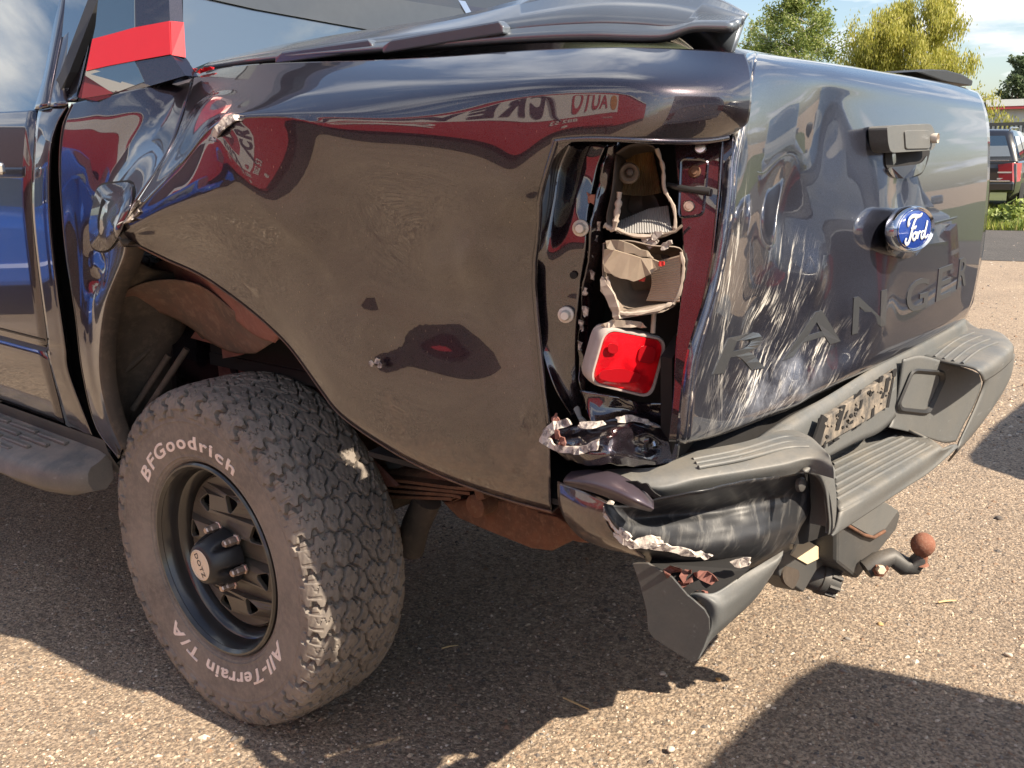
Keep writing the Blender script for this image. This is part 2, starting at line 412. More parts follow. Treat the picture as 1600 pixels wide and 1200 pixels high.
def rustm(name, a, b, c, sc=14):
    t = NT(name); n1 = t.noise(sc, 8, 0.65); n2 = t.noise(sc*6, 5, 0.7)
    col = t.mix(t.ramp(n1, [(0.35, 0.0), (0.65, 1.0)]), a, b); col = t.mix(t.ramp(n2, [(0.5, 0.0), (0.75, 0.8)]), col, c)
    t.set(base=col, rough=0.85); t.bump(n2, 0.5, 0.002); return t.m
M_rust = rustm('rusty_chassis_steel', (0.10, 0.052, 0.034), (0.19, 0.085, 0.046), (0.24, 0.14, 0.085))
M_liner = rustm('dirty_inner_panel', (0.085, 0.062, 0.050), (0.16, 0.085, 0.062), (0.22, 0.15, 0.11), 7)
M_linerred = rustm('dusty_red_brown_panel', (0.15, 0.062, 0.050), (0.23, 0.095, 0.075), (0.26, 0.15, 0.12), 8)
M_mud = rustm('muddy_liner_plastic', (0.045, 0.036, 0.030), (0.085, 0.065, 0.050), (0.13, 0.10, 0.075), 6)
M_balls = rustm('rusty_ball', (0.19, 0.075, 0.045), (0.26, 0.11, 0.068), (0.36, 0.22, 0.16), 30)
def _tyre():
    t = NT('dusty_tyre_rubber')
    d = t.noise(6, 8, 0.62); e = t.noise(70, 5, 0.7)
    col = t.mix(t.ramp(d, [(0.30, 0.0), (0.68, 1.0)]), (0.120, 0.105, 0.093), (0.235, 0.203, 0.175))
    col = t.mix(t.ramp(e, [(0.42, 0.0), (0.78, 0.75)]), col, (0.29, 0.245, 0.20))
    t.set(base=col, rough=0.82); t.bump(e, 0.35, 0.0015); return t.m
M_tyre = _tyre()
M_letter = simple('white_tyre_lettering', (0.80, 0.68, 0.62), 0.7, var=0.2, scale=40)
M_lid = simple('grey_bed_cover', (0.115, 0.135, 0.160), 0.40, metal=.3, var=0.10, scale=20, coat=1.0, crough=0.12, cior=1.8)
def glassm(name, base, rough=0.02):
    t = NT(name); t.set(base=base, rough=rough, coat=1.0, crough=0.005, cior=3.0, spec=0.6); return t.m
M_glass = glassm('tinted_glass', (0.018, 0.034, 0.042))
def lensm():
    t = NT('red_lamp_lens')
    x = t.xyz()
    rib = t.voro(420); 
    col = t.mix(t.ramp(t.noise(26, 2), [(0.40, 0.0), (0.52, 1.0)]), (0.42, 0.004, 0.010), (0.80, 0.008, 0.016))
    t.set(base=col, rough=0.22, coat=1.0, crough=0.06); t.bump(rib, 0.3, 0.001); return t.m
M_lens = lensm()
M_sticker = simple('cream_sticker', (0.72, 0.58, 0.38), 0.6, var=0.06)
M_blue = simple('badge_blue', (0.012, 0.045, 0.26), 0.25, coat=1.0, crough=0.03, var=0.1)
M_oldred = simple('chipped_red_plastic', (0.50, 0.03, 0.025), 0.4)
M_plate = NT('dusty_plate_holder')
def _ph():
    t = M_plate; n = t.noise(26, 7, 0.7); t.set(base=t.mix(t.ramp(n, [(0.40, 0.0), (0.66, 1.0)]), (0.08, 0.075, 0.07), (0.33, 0.275, 0.215)), rough=0.8); t.bump(n, 0.5, 0.003)
_ph(); M_plate = M_plate.m
# ---------------------------------------------------------------- the pickup truck
# frame: x forward, y left, z up; origin on the ground under the rear axle centre
T = empty('pickup_truck')
tag(T, 'dark blue black pickup truck with its crushed rear left corner towards us', 'pickup truck')

# ---- bed side: rear piece (ridge to lamp opening), rows from the rail down
C0 = [(300, 116, .72), (300, 128, .775), (282, 185, .86), (264, 235, .925), (206, 326, .984), (188, 352, 1.0), (189, 358, .999), (190, 362, .997), (191, 366, .995), (192, 369, .993), (194, 372, .99)]
C1 = [(345, 106, .72), (345, 119, .785), (332, 145, .845), (319, 165, .90), (293, 238, .970), (285, 253, .985), (280, 264, .9865), (266, 322, .995), (260, 350, .980), (257, 376, .957), (254, 402, .940)]
C2 = [(400, 100, .77), (395, 116, .812), (384, 138, .862), (372, 158, .908), (350, 183, .962), (344, 193, .974), (343, 205, .9765), (345, 300, .987), (340, 355, .964), (336, 405, .933), (332, 441, .920)]
C3 = [(470, 97, .77), (465, 111, .812), (460, 131, .860), (456, 150, .902), (450, 172, .939), (447, 183, .948), (448, 196, .9500), (456, 330, .946), (452, 410, .912), (446, 490, .896), (442, 531, .880)]
C4 = [(590, 94, .77), (585, 107, .810), (582, 127, .856), (579, 149, .896), (577, 170, .920), (577, 188, .928), (583, 250, .924), (586, 350, .890), (576, 440, .881), (556, 614, .884), (546, 664, .860)]
C5 = [(700, 88, .77), (700, 100, .810), (700, 121, .862), (701, 146, .905), (703, 166, .9125), (706, 192, .9155), (715, 245, .9185), (722, 350, .888), (712, 440, .857), (686, 682, .876), (674, 739, .850)]
C6 = [(800, 80, .765), (800, 93, .805), (800, 113, .858), (800, 135, .9015), (800, 158, .9040), (801, 186, .9062), (803, 236, .9095), (800, 308, .9155), (785, 430, .848), (780, 705, .866), (782, 776, .812)]
C7 = [(870, 76, .755), (870, 89, .80), (869, 109, .853), (868, 127, .8950), (868, 150, .8970), (869, 178, .8992), (870, 209, .9020), (848, 282, .893), (826, 430, .814), (868, 640, .824), (872, 802, .795)]
C8 = [(960, 73, .75), (960, 86, .79), (960, 106, .84), (960, 124, .8810), (959, 146, .8830), (957, 175, .8852), (952, 207, .8872)]
C9 = [(1035, 75, .71), (1037, 90, .765), (1038, 110, .822), (1038, 132, .8615), (1037, 150, .8645), (1036, 180, .8668), (1032, 212, .8685)]
C10 = [(1120, 78, .69), (1128, 98, .72), (1133, 118, .755), (1136, 138, .770), (1137, 158, .775), (1135, 185, .768), (1128, 216, .752)]
C11 = [(1164, 84, .66), (1172, 102, .675), (1175, 122, .692), (1175, 142, .700), (1174, 162, .703), (1171, 185, .700), (1166, 205, .690)]
cols = [C0, C1, C2, C3, C4, C5, C6, C7, C8, C9, C10, C11]
for k, c in enumerate(cols[8:]):
    j = 8+k
    while len(c) < 11:
        l = C7[len(c)]; c.append((l[0]+(j-7)*30, l[1], l[2]))
ROWS = [[c[i] for c in cols] for i in range(11)]
NU, NV = 12, 9
def side_post(V):
    V = dents(V, [(P(640, 470, 'y', .88), .10, (0, -.010, 0)), (P(592, 548, 'y', .89), .030, (0, -.010, 0)), (P(572, 500, 'y', .89), .036, (0, .006, 0)),
                  (P(800, 345, 'y', .87), .050, (0, -.017, 0)), (P(748, 405, 'y', .86), .045, (0, .010, 0)), (P(470, 425, 'y', .9), .06, (0, .006, 0)), (P(690, 420, 'y', .87), .03, (0, .006, 0)), (P(720, 520, 'y', .87), .09, (0, -.006, 0)),
                  (P(740, 640, 'y', .86), .09, (0, .004, 0)), 
                  (P(850, 660, 'y', .80), .05, (0, -.008, 0))])
    V = folds(V, [([(612, 565), (660, 552), (740, 592), (855, 655)], .87, .055, .0035), ([(745, 425), (705, 495), (640, 545)], .87, .045, -.004), ([(838, 305), (775, 350), (738, 420)], .86, .030, .008), ([(385, 215), (430, 300), (505, 430)], .93, .030, .008), ([(520, 640), (620, 700), (760, 752)], .87, .030, .007)])
    return V
def quarter_surf():
    G = ctrl(ROWS, 'y'); A = cr1(cr1(G, NV, 0), NU, 1); B = bs1(bs1(G, NV, 0), NU, 1)
    w = np.clip((np.arange(A.shape[1])/NU-3.0)/1.6, 0, 1); w = (w*w*(3-2*w))[None, :, None]
    return side_post(A*(1-w)+B*w)
V0 = quarter_surf()
quarter = mesh_obj('quarter_panel', V0.reshape(-1, 3), grid_faces(V0.shape[0], V0.shape[1], lambda i, j: i >= 6*NV and j >= 7*NU), M_paint, T, True); solid(quarter, .0016)

# ---- bed side: front piece with the filler door, cab gap to the torn ridge
F0 = [(113, 162, .89), (98, 200, .908), (93, 260, .917), (97, 330, .921), (104, 400, .925), (118, 490, .925), (129, 580, .92), (150, 665, .91), (186, 716, .90)]
F1 = [(170, 148, .872), (150, 195, .894), (135, 260, .908), (128, 330, .912), (126, 400, .912), (131, 490, .92), (138, 580, .925), (157, 656, .915), (187, 713, .90)]
F2 = [(240, 133, .83), (238, 168, .855), (205, 240, .892), (168, 330, .920), (158, 400, .91), (146, 487, .92), (147, 577, .925), (163, 646, .92), (188, 708, .905)]
F3 = [(299, 116, .72), (299, 128, .775), (263, 235, .925), (187, 353, 1.0), (196, 392, .985), (164, 478, .94), (155, 573, .93), (168, 648, .925), (190, 702, .91)]
FR = [[c[i] for c in (F0, F1, F2, F3)] for i in range(9)]
NF = 14
def front_post(V):
    return dents(V, [(P(175, 420, 'y', .90), .030, (0, -.014, 0)), (P(150, 440, 'y', .91), .022, (0, -.012, 0)), (P(200, 300, 'y', .86), .04, (0, -.01, 0)), (P(240, 210, 'y', .82), .05, (0, -.012, 0))])
FS = front_post(surf(FR, 'y', NF, NF))
front = mesh_obj('bed_front_panel', FS.reshape(-1, 3), grid_faces(*FS.shape[:2]), M_paint_clean, T, True); solid(front, .0016)
# returned flange along the wheel opening, from the torn tip down
fl = FS[3*NF:, -1]
fin = fl+np.array([-.010, -.035, -.004])
fm = fl+np.array([-.004, -.004, -.001])
Vv = np.stack([fl, fm, fin], 1); Vv[:8, 1:] += np.array([0, 0, -.012])
o = mesh_obj('wheel_opening_flange', Vv.reshape(-1, 3), grid_faces(len(fl), 3), M_mud, T, True); solid(o, .003)
# flange along the front edge of the bed, turned in towards the cab gap
fe = FS[:, 0]
Vv = np.stack([fe, fe+np.array([.007, -.006, 0]), fe+np.array([.010, -.05, 0])], 1)
o = mesh_obj('bed_front_flange', Vv.reshape(-1, 3), grid_faces(len(fe), 3), M_paint_clean, T, True); solid(o, .002)
# filler door: its own lid, sitting on the dented side, with a dark joint round it
def on_front(px, py, lift):
    best = FS.reshape(-1, 3); d = best-CAM
    u = 800+FPX*(d@CR)/(d@CF); v = 600-FPX*(d@CU)/(d@CF); k = np.argsort((u-px)**2+(v-py)**2)[:5]
    w = 1/(1+(u[k]-px)**2+(v[k]-py)**2); q = (best[k]*w[:, None]).sum(0)/w.sum()
    t = CAM-q; return P(px, py, 'y', q[1]+lift)
fd = rounded([(153, 290), (209, 284), (207, 318), (186, 372), (168, 394), (144, 388), (140, 350)], 14, 4)
dc = np.array(fd).mean(0)
ring = [on_front(*(dc+(q-dc)*1.07), .002) for q in fd]; lid0 = [on_front(*q, .006) for q in fd]; mid = [on_front(*(dc+(q-dc)*.5), .009) for q in fd]; ctr = on_front(*dc, .010)
n = len(fd)
o = mesh_obj('filler_door_joint', ring+[on_front(*dc, .001)], [(i, (i+1) % n, n) for i in range(n)], M_dark, T, True)
V = lid0+mid+[ctr]; F = [(i, (i+1) % n, n+(i+1) % n, n+i) for i in range(n)]+[(n+i, n+(i+1) % n, 2*n) for i in range(n)]
fdoor = mesh_obj('filler_door', V, F, M_paint_clean, T, True); solid(fdoor, .003)

# torn filler along the ridge, at the tip and the crease
def crumb(name, pts, mat, parent, seed, amp=.004, thick=.004, sub=3, ax='y', direction=(0, -1, 0)):
    """a torn flake: jagged outline, bumpy face"""
    r = np.random.default_rng(seed); out = []
    for a, b in zip(pts, pts[1:]+pts[:1]):
        for k in range(sub):
            t = k/sub; q = [a[0]*(1-t)+b[0]*t+(r.normal()*1.2 if k else 0), a[1]*(1-t)+b[1]*t+(r.normal()*1.2 if k else 0), a[2]*(1-t)+b[2]*t+r.normal()*amp]
            out.append(tuple(q))
    return plate(name, out, mat, parent, thick, direction, ax, 0)
crumb('filler_chip', [(326, 218, .988), (335, 198, .988), (348, 184, .986), (362, 178, .975), (382, 181, .964), (374, 188, .972), (356, 196, .984), (345, 206, .986), (334, 222, .988)], M_white, T, 1)
crumb('filler_chip', [(182, 352, 1.006), (200, 338, 1.004), (207, 320, 1.0), (216, 312, .997), (218, 322, .997), (214, 334, 1.0), (200, 348, 1.004)], M_white, T, 2)
for k, (x, y) in enumerate([(579, 568), (592, 570), (588, 564)]):
    crumb('filler_chip', [(x, y-5, .889), (x+5, y, .889), (x+3, y+5, .889), (x-3, y+3, .889)], M_white, T, 10+k, .001, .002)
# edge strip of the panel's lower lip (turned under, dusty)
lip = V0[-1, :7*NU+1]
Vv = np.stack([lip, lip+np.array([0, -.003, -.004]), lip+np.array([0, -.030, .004])], 1)
o = mesh_obj('quarter_panel_lip', Vv.reshape(-1, 3), grid_faces(len(lip), 3), M_liner, T, True); solid(o, .002)

# ---- lamp opening edge: rolled, dark seam along the panel
edge = V0[6*NV:10*NV-6, 7*NU]
tube('panel_edge_fold', [q+np.array([-.002, 0, 0]) for q in edge[::2]], .0042, M_paint_clean, T, 8)
edge2 = V0[6*NV, 7*NU:]
tube('panel_edge_fold', [q+np.array([0, -.002, -.001]) for q in edge2[::2]], .004, M_paint_clean, T, 8)

# rounded upper corner of the lamp opening, welded to both edges
k6 = [V0[6*NV, 7*NU+j] for j in range(0, 8)]; k7 = [V0[6*NV+i, 7*NU] for i in range(0, 8)]
cf_ = list(reversed(k6))+k7[1:]; n6 = len(cf_); a0_, b0_, c0_ = k7[-1], k7[0], k6[-1]
arc = [(1-t)**2*a0_+2*t*(1-t)*(b0_*.78+(a0_+c0_)*.11)+t*t*c0_ for t in np.linspace(0, 1, 9)[1:-1]]
plate('opening_corner', cf_+arc, M_paint, T, .003, (.3, -1, 0))
# ---- cab: door, pillar, rear side panel
def cabx(px, py, y): return P(px, py, 'y', y)
# door skin rows (from the belt down), columns front to rear
x_f = 2.2
def dcol(pts): return pts
DB = [(58, 172, .885), (54, 200, .905), (50, 262, .925), (49, 330, .935), (58, 420, .938), (72, 525, .938), (72, 545, .934), (78, 575, .934), (100, 662, .905)]
dB = np.array([P(*q[:2], 'y', q[2]) for q in DB])
dm = []
for xx in (2.3, 1.6, 1.15, .85):
    c = dB.copy(); c[:, 0] = xx; c[:, 2] += (0.012 if True else 0)*(xx-.5); dm.append(c)
dm.append(dB)
DD = np.stack(dm, 1)
# groove low on the door
DG = cr1(cr1(DD, 10, 0), 6, 1)
rear_door = mesh_obj('rear_door', DG.reshape(-1, 3), grid_faces(*DG.shape[:2]), M_paint_clean, T, True); solid(rear_door, .004)
g0, g1 = P(73, 531, 'y', .939), P(71, 549, 'y', .939)
GV = []
for xx in (2.3, 1.5, 1.0, g0[0]+.01):
    a = g0.copy(); a[0] = xx; a[2] += .012*(xx-.5)-.004; b = g1.copy(); b[0] = xx; b[2] += .012*(xx-.5); m_ = (a+b)/2; m_[1] -= .008
    GV.append([a+np.array([0, .001, .003]), a, m_, b, b+np.array([0, .001, -.003])])
GV = np.array(GV)
mesh_obj('groove_trim', GV.reshape(-1, 3), grid_faces(*GV.shape[:2]), M_black, rear_door, True)
# door handle
hb = P(14, 266, 'y', .952)
hv = []
box('handle', (hb[0]+.10, .968, hb[2]+.004), (.21, .018, .030), M_chrome, rear_door, bev=.008)
# door glass and frame
GY = .80
wpts = [P(0, 183, 'y', .875), P(50, 150, 'y', .862), P(66, 120, 'y', .84), P(84, 0, 'y', .775)]
def side_glass(z): return .885-(z-1.36)*.36
zt = 1.86
gl = [(2.0, 1.40), (.60, 1.385), (.545, 1.41), (.50, 1.47), (.36, zt), (2.0, zt)]
gv = [np.array([x, side_glass(z), z]) for x, z in gl]
plate('door_glass', gv, M_glass, rear_door, .004)
fr = [(2.0, 1.375), (.575, 1.362), (.50, 1.40), (.455, 1.47), (.30, zt+.02), (2.0, zt+.02), (2.0, zt), (.36, zt), (.50, 1.47), (.545, 1.41), (.60, 1.385), (2.0, 1.40)]
plate('window_frame', [np.array([x, side_glass(z)+.006, z]) for x, z in fr], M_rubber, rear_door, .02)
# cab body behind the door: shut face, pillar and its rear flange
K0 = [(60, 172, .886), (56, 200, .906), (52, 262, .926), (51, 330, .936), (60, 420, .939), (74, 525, .939), (74, 545, .936), (80, 575, .935), (103, 664, .906)]
K1 = [(100, 164, .882), (80, 198, .905), (72, 240, .925), (71, 330, .935), (79, 420, .938), (92, 525, .937), (95, 545, .935), (100, 585, .93), (142, 690, .900)]
K2 = [(108, 166, .872), (90, 197, .895), (80, 240, .917), (79, 330, .927), (87, 420, .930), (102, 525, .929), (105, 545, .927), (112, 590, .92), (152, 694, .890)]
K3 = [(112, 170, .82), (94, 200, .84), (86, 250, .86), (86, 330, .87), (94, 420, .87), (108, 525, .87), (112, 545, .87), (118, 592, .86), (158, 698, .84)]
KR = [[c[i] for c in (K0, K1, K2, K3)] for i in range(9)]
sheet('cab_side', KR, M_paint_clean, T, nu=6, nv=8, t=.003)
# pillar above the belt: two bright-edged bands running up to the roof
def band(name, a, b, mat, y0, y1, parent=T, t=.006):
    rows = [[(a[i][0], a[i][1], y0+(y1-y0)*i/(len(a)-1)), ((a[i][0]+b[i][0])/2, (a[i][1]+b[i][1])/2, y0+(y1-y0)*i/(len(a)-1)+.006), (b[i][0], b[i][1], y0+(y1-y0)*i/(len(a)-1))] for i in range(len(a))]
    return sheet(name, rows, mat, parent, nu=4, nv=6, t=t)
band('door_frame', [(57, 172), (72, 120), (84, 60), (94, 0), (100, -60)], [(78, 168), (86, 120), (98, 60), (110, 0), (118, -60)], M_paint_clean, .885, .735)
band('cab_pillar', [(80, 168), (88, 120), (100, 60), (112, 0), (120, -60)], [(107, 165), (108, 145), (122, 80), (134, 0), (146, -60)], M_paint_clean, .884, .735)
band('pillar_trim', [(107, 160), (110, 140), (124, 80), (137, 0), (148, -60)], [(122, 158), (128, 130), (141, 70), (153, 0), (164, -60)], M_paint_clean, .868, .73)
# near-black sheet painted as the shade in the slot between cab and bed
gp = [P(100, 172, 'y', .83), P(90, 260, 'y', .85), P(92, 400, 'y', .86), P(112, 560, 'y', .86), P(165, 705, 'y', .84)]
V = []
for q in gp: V += [q+np.array([.16, -.03, 0]), q+np.array([-.10, -.03, 0])]
mesh_obj('gap_shade', V, [(2*i, 2*i+1, 2*i+3, 2*i+2) for i in range(4)], M_dark, T)
# rest of the cab: sill, back wall, roof, so it stands as a volume
bx = .33
cabv = [(2.5, .86), (2.5, .86)]
def loft(name, secs, mat, parent, smooth=False):
    V = np.array(secs); R, C = V.shape[:2]
    return mesh_obj(name, V.reshape(-1, 3), grid_faces(R, C), mat, parent, smooth)
roof = []
for x, z in ((.27, 1.86), (.30, 1.93), (.6, 1.965), (1.4, 1.97), (1.9, 1.93), (2.6, 1.52)):
    roof.append([np.array([x, y, z-(.05 if abs(y) > .6 else 0)]) for y in (-.70, -.55, 0, .55, .70)])
loft('cab_roof', roof, M_paint_clean, T, True)
plate('cab_back', [np.array([.33, y, z]) for y, z in ((-.86, .5), (.74, .5), (.74, 1.40), (.70, 1.86), (-.72, 1.86), (-.86, 1.40))], M_paint_clean, T, .02, (1, 0, 0))
plate('cab_right_side', [np.array([x, -.90, z]) for x, z in ((.35, .5), (3.0, .5), (3.0, 1.2), (2.7, 1.36), (.35, 1.36))], M_paint_clean, T, .03, (0, 1, 0))
plate('right_glass', [np.array([x, -.90+(z-1.36)*.36, z]) for x, z in ((.35, 1.36), (2.7, 1.36), (1.9, 1.9), (.33, 1.88))], M_glass, T, .005, (0, 1, 0))
hood = []
for x, z in ((2.3, 1.36), (2.7, 1.33), (3.4, 1.28), (3.85, 1.18), (4.0, .9), (4.0, .5)):
    hood.append([np.array([x, y, z-(.06 if abs(y) > .8 else 0)]) for y in (-.92, -.75, 0, .75, .92)])
loft('bonnet', hood, M_paint_clean, T, True)
plate('front_wing', [np.array([x, .92, z]) for x, z in ((2.2, .55), (2.65, .55), (2.7, .85), (2.95, 1.0), (3.3, 1.0), (3.6, .85), (3.7, .5), (4.0, .5), (4.0, .9), (3.85, 1.14), (3.4, 1.22), (2.2, 1.34))], M_paint_clean, T, .03)
plate('front_wing', [np.array([x, -.92, z]) for x, z in ((2.2, .55), (2.65, .55), (2.7, .85), (2.95, 1.0), (3.3, 1.0), (3.6, .85), (3.7, .5), (4.0, .5), (4.0, .9), (3.85, 1.14), (3.4, 1.22), (2.2, 1.34))], M_paint_clean, T, .03, (0, 1, 0))
# sill under the door
sv = []
for xx in (2.6, 1.5, .9, .62, .50, .40):
    top = .615+.010*(xx-.5); yy = .905
    sv.append([np.array([xx, yy, top]), np.array([xx, yy-.006, top-.03]), np.array([xx, yy-.04, top-.10]), np.array([xx, yy-.12, top-.13])])
loft('sill', sv, M_bumpdark, T, True)
# ---- running board
rb0 = P(186, 770, 'y', 1.0)
prof = [(.88, .585), (.955, .560), (1.005, .550), (1.025, .535), (1.030, .505), (1.005, .480), (.93, .475), (.88, .50)]
secs = []
for xx, sc, dz, dy in ((2.6, 1, .02, 0), (1.4, 1, .012, 0), (.90, 1, .004, 0), (.66, 1, 0, 0), (.54, 1, 0, -.010), (.455, 1, 0, -.040), (.425, .85, .0, -.085)):
    secs.append([np.array([xx, .88+(y-.88)*1.0+dy*(y-.88)/.15, .53+(z-.53)*sc+dz]) for y, z in prof+[prof[0]]])
board = loft('running_board', secs, M_board, T, True); board.modifiers.new('edge', 'EDGE_SPLIT').split_angle = rad(48)
# bed cap end
V = secs[-1]; mesh_obj('end_cap', V[:-1], [tuple(range(len(V)-1))], M_board, board)
for k, yy in enumerate((.915, .940, .965, .990)):
    xs = .56+.05*k
    for j in range(5):
        xa = xs+.02+j*.16; zz = .572-(yy-.915)*.33
        box('tread_strip', (xa+.068, yy, zz+.004+.010*(xa-.6)), (.145, .014, .010), M_board, board, bev=.003)
    box('tread_strip', (xs+1.45, yy, .580-(yy-.915)*.33+.015), (1.2, .014, .010), M_board, board, bev=.003)
# ---- styling hoop (sail panel with red stripe) and the glass behind it
def sail(px, py): # plane leaning in with height and towards the rear
    y = .865
    for _ in range(6):
        q = P(px, py, 'y', y); y = .862-(q[2]-1.45)*.22-(.25-q[0])*.30
    return P(px, py, 'y', y)
sa = [sail(*q) for q in ((122, 152), (143, 80), (156, 0), (160, -60), (262, -60), (264, 0), (268, 85), (290, 118), (235, 134), (150, 158))]
sa_o = plate('hoop_side', sa, M_paint_clean, T, .035, (.2, -1, 0))
stripe = [sail(*q) for q in ((136, 111), (146, 61), (180, 52), (212, 43), (266, 33), (268, 85), (240, 90), (212, 95), (170, 103))]
plate('red_stripe', [q+np.array([-.001, .003, 0]) for q in stripe], M_red, sa_o, .002)
# seam and darker front half (glass infill)
inf = [sail(*q)+np.array([0, .0012, 0]) for q in ((134, 118), (150, 40), (158, -40), (210, -50), (211, 40), (212, 97), (226, 128), (178, 146), (128, 154))]
plate('hoop_infill', inf, M_glass, sa_o, .002)
# rear-facing edge of the hoop with the stripe wrapped round
er = [sail(268, 85), sail(264, 0), sail(262, -60)]
def inward(q, px, py): return P(px, py, 'y', q[1]-.055)
eb = [P(289, 90, 'y', er[0][1]-.03), P(284, 0, 'y', er[1][1]-.03), P(281, -60, 'y', er[2][1]-.03)]
plate('hoop_edge', [er[0], er[1], er[2], eb[2], eb[1], eb[0]], M_paint_clean, sa_o, .01, (1, -.4, 0))
sh = np.array([-.002, .001, 0])
plate('red_stripe', [sail(268, 86)+sh, sail(266.5, 33)+sh, P(287, 35, 'y', sail(268, 35)[1]-.029)+sh, P(290, 90, 'y', sail(268, 85)[1]-.029)+sh], M_red, sa_o, .002, (1, -.4, 0))
plate('hoop_foot', [P(268, 90, 'y', .80), P(290, 90, 'y', .77), P(297, 99, 'y', .76), P(280, 103, 'y', .79)], M_paint_clean, sa_o, .02, (1, 0, -.3))
# two torn red flakes where the hoop foot broke
crumb('red_flake', [(288, 110, .775), (300, 106, .775), (308, 108, .775), (305, 112, .775), (292, 114, .775)], M_red, T, 5, .0006, .002)
crumb('red_flake', [(307, 113, .75), (318, 105, .745), (334, 105, .74), (326, 110, .742), (312, 115, .748)], M_red, T, 6, .0006, .002)
# rear window of the cab
def GX(px, py, l=0.0):
    x = .30
    for _ in range(6): x = .30+(P(px, py, 'x', x)[2]-1.47)*.16
    return P(px, py, 'x', x-l)
win = [GX(*q) for q in ((286, -30), (286, 118), (430, 100), (600, 75), (760, 50), (735, 22), (712, -30))]
plate('rear_window', win, M_glass, T, .006, (1, 0, 0))
# dark bar above the glass: the top tube of the hoop running across the bed
ba = [(284, -12), (400, 14), (520, 36), (610, 52), (740, 33), (728, 10), (700, -40), (500, -60), (284, -70)]
plate('window_shade_band', [GX(*q, .008) for q in ba], simple('grey_glass_band', (0.045, 0.05, 0.055), 0.25, coat=1.0, crough=.08), T, .004, (1, 0, 0))
# right end of the hoop: bright seam and dark sail
plate('hoop_seam', [GX(*q, .012) for q in ((706, -40), (716, 0), (735, 32), (743, 31), (726, 0), (716, -40))], M_chrome, T, .006, (1, 0, 0))
plate('hoop_side_right', [GX(*q, .01) for q in ((716, -40), (726, 0), (743, 33), (865, 12), (845, 3), (820, -40))], M_paint_clean, T, .03, (1, 0, 0))

# ---- bed cover: stepped side rail and a raised rear spoiler
LB = [(322, 112), (430, 97), (560, 86), (700, 76), (830, 68), (930, 66), (1000, 68), (1044, 65), (1083, 51), (1140, 51)]
LM = [(326, 108), (430, 92), (560, 79), (700, 66), (830, 50), (930, 44), (1000, 46), (1046, 50), (1090, 46), (1152, 47)]
LS = [(330, 106), (430, 87), (560, 71), (700, 54), (830, 33), (930, 22), (1010, 24), (1060, 28), (1110, 34), (1160, 40)]
LT = [(332, 104), (432, 82), (560, 62), (700, 43), (830, 14), (930, -6), (1015, -8), (1070, -1), (1120, 13), (1163, 34)]
LU = [(334, 103), (433, 80), (560, 58), (700, 37), (830, 6), (930, -20), (1015, -22), (1072, -6), (1122, 10), (1163, 32)]
ys = [.70, .70, .695, .69, .68, .67, .66, .655, .65, .635]
G = []
for L, dy in ((LB, .0), (LM, -.012), (LS, -.050), (LT, -.095), (LU, -.14)):
    G.append([P(a, b, 'y', y+dy) for (a, b), y in zip(L, ys)])
G = np.array(G)
# carry the section across the bed; the popped-up left corner falls away to the right
def across(y, drop):
    o_ = []
    for k, q in enumerate(G[4]):
        s = max(0, (k-3)/6.0); o_.append(np.array([q[0]+.16*s*s*(.62-y), y, q[2]-.02*drop-s*drop*.16]))
    return o_
side = np.concatenate([G, [across(.52, .45)], [across(.35, .9)], [across(0, 1.0)], [across(-.60, 1.05)], [across(-.68, 1.5)]], 0)
LV = cr1(side, 8, 1)
lid = mesh_obj('bed_cover', LV.reshape(-1, 3), grid_faces(*LV.shape[:2]), M_lid, T, True); lid.modifiers.new('edge', 'EDGE_SPLIT').split_angle = rad(9); solid(lid, .012, -1)
# raised pads along the cover's side
for a, b in (((432, 84), (585, 62)), ((600, 66), (790, 33))):
    p0, p1 = P(a[0], a[1], 'y', .70), P(b[0], b[1], 'y', .69)
    dd = (p1-p0)/np.linalg.norm(p1-p0)
    u = np.array([0, .2, 1.0])
    q = [p0, p0+dd*.03+u*.010, p1-dd*.01+u*.010, p1]
    plate('cover_step', [k+np.array([0, .006, -.008]) for k in q]+[p1+np.array([0, .006, -.02]), p0+np.array([0, .006, -.02])], M_lid, lid, .02, bev=.003)
# right end of the cover beyond the tailgate
rp = [P(1430, 112, 'x', -1.02), P(1448, 108, 'x', -1.02), P(1480, 109, 'x', -1.02), P(1505, 116, 'x', -1.02), P(1521, 126, 'x', -1.02), P(1519, 134, 'x', -1.02), P(1470, 126, 'x', -1.02)]
plate('cover_corner', rp, M_black, lid, .5, (1, .1, .0), bev=.004)
plate('rail_light_block', [np.array(q) for q in ((.34, .60, 1.405), (.34, .785, 1.405), (-.9, .77, 1.402), (-1.02, .73, 1.40), (-1.02, .60, 1.40))], M_dark, T, .02, (0, 0, -1))  # unseen sheet added to stop sun leaking past the bed cover
# inside of the bed so no light leaks
plate('bed_floor', [np.array(q) for q in ((-1.08, -.72, .80), (-1.08, .66, .80), (.3, .66, .80), (.3, -.72, .80))], M_dark, T, .03, (0, 0, -1))
plate('bed_wall', [np.array(q) for q in ((-1.02, .655, .80), (.3, .655, .80), (.3, .655, 1.42), (-1.02, .655, 1.40))], M_dark, T, .02, (0, -1, 0))
plate('right_bed_side', [np.array(q) for q in ((-1.08, -.80, .70), (-1.06, -.78, 1.36), (.3, -.86, 1.38), (.3, -.92, .70), (.42, -.92, .55), (.40, -.92, .75), (.2, -.92, .92), (-.2, -.92, .92), (-.40, -.92, .72), (-.45, -.9, .62))], M_paint_clean, T, .02, (0, 1, 0))

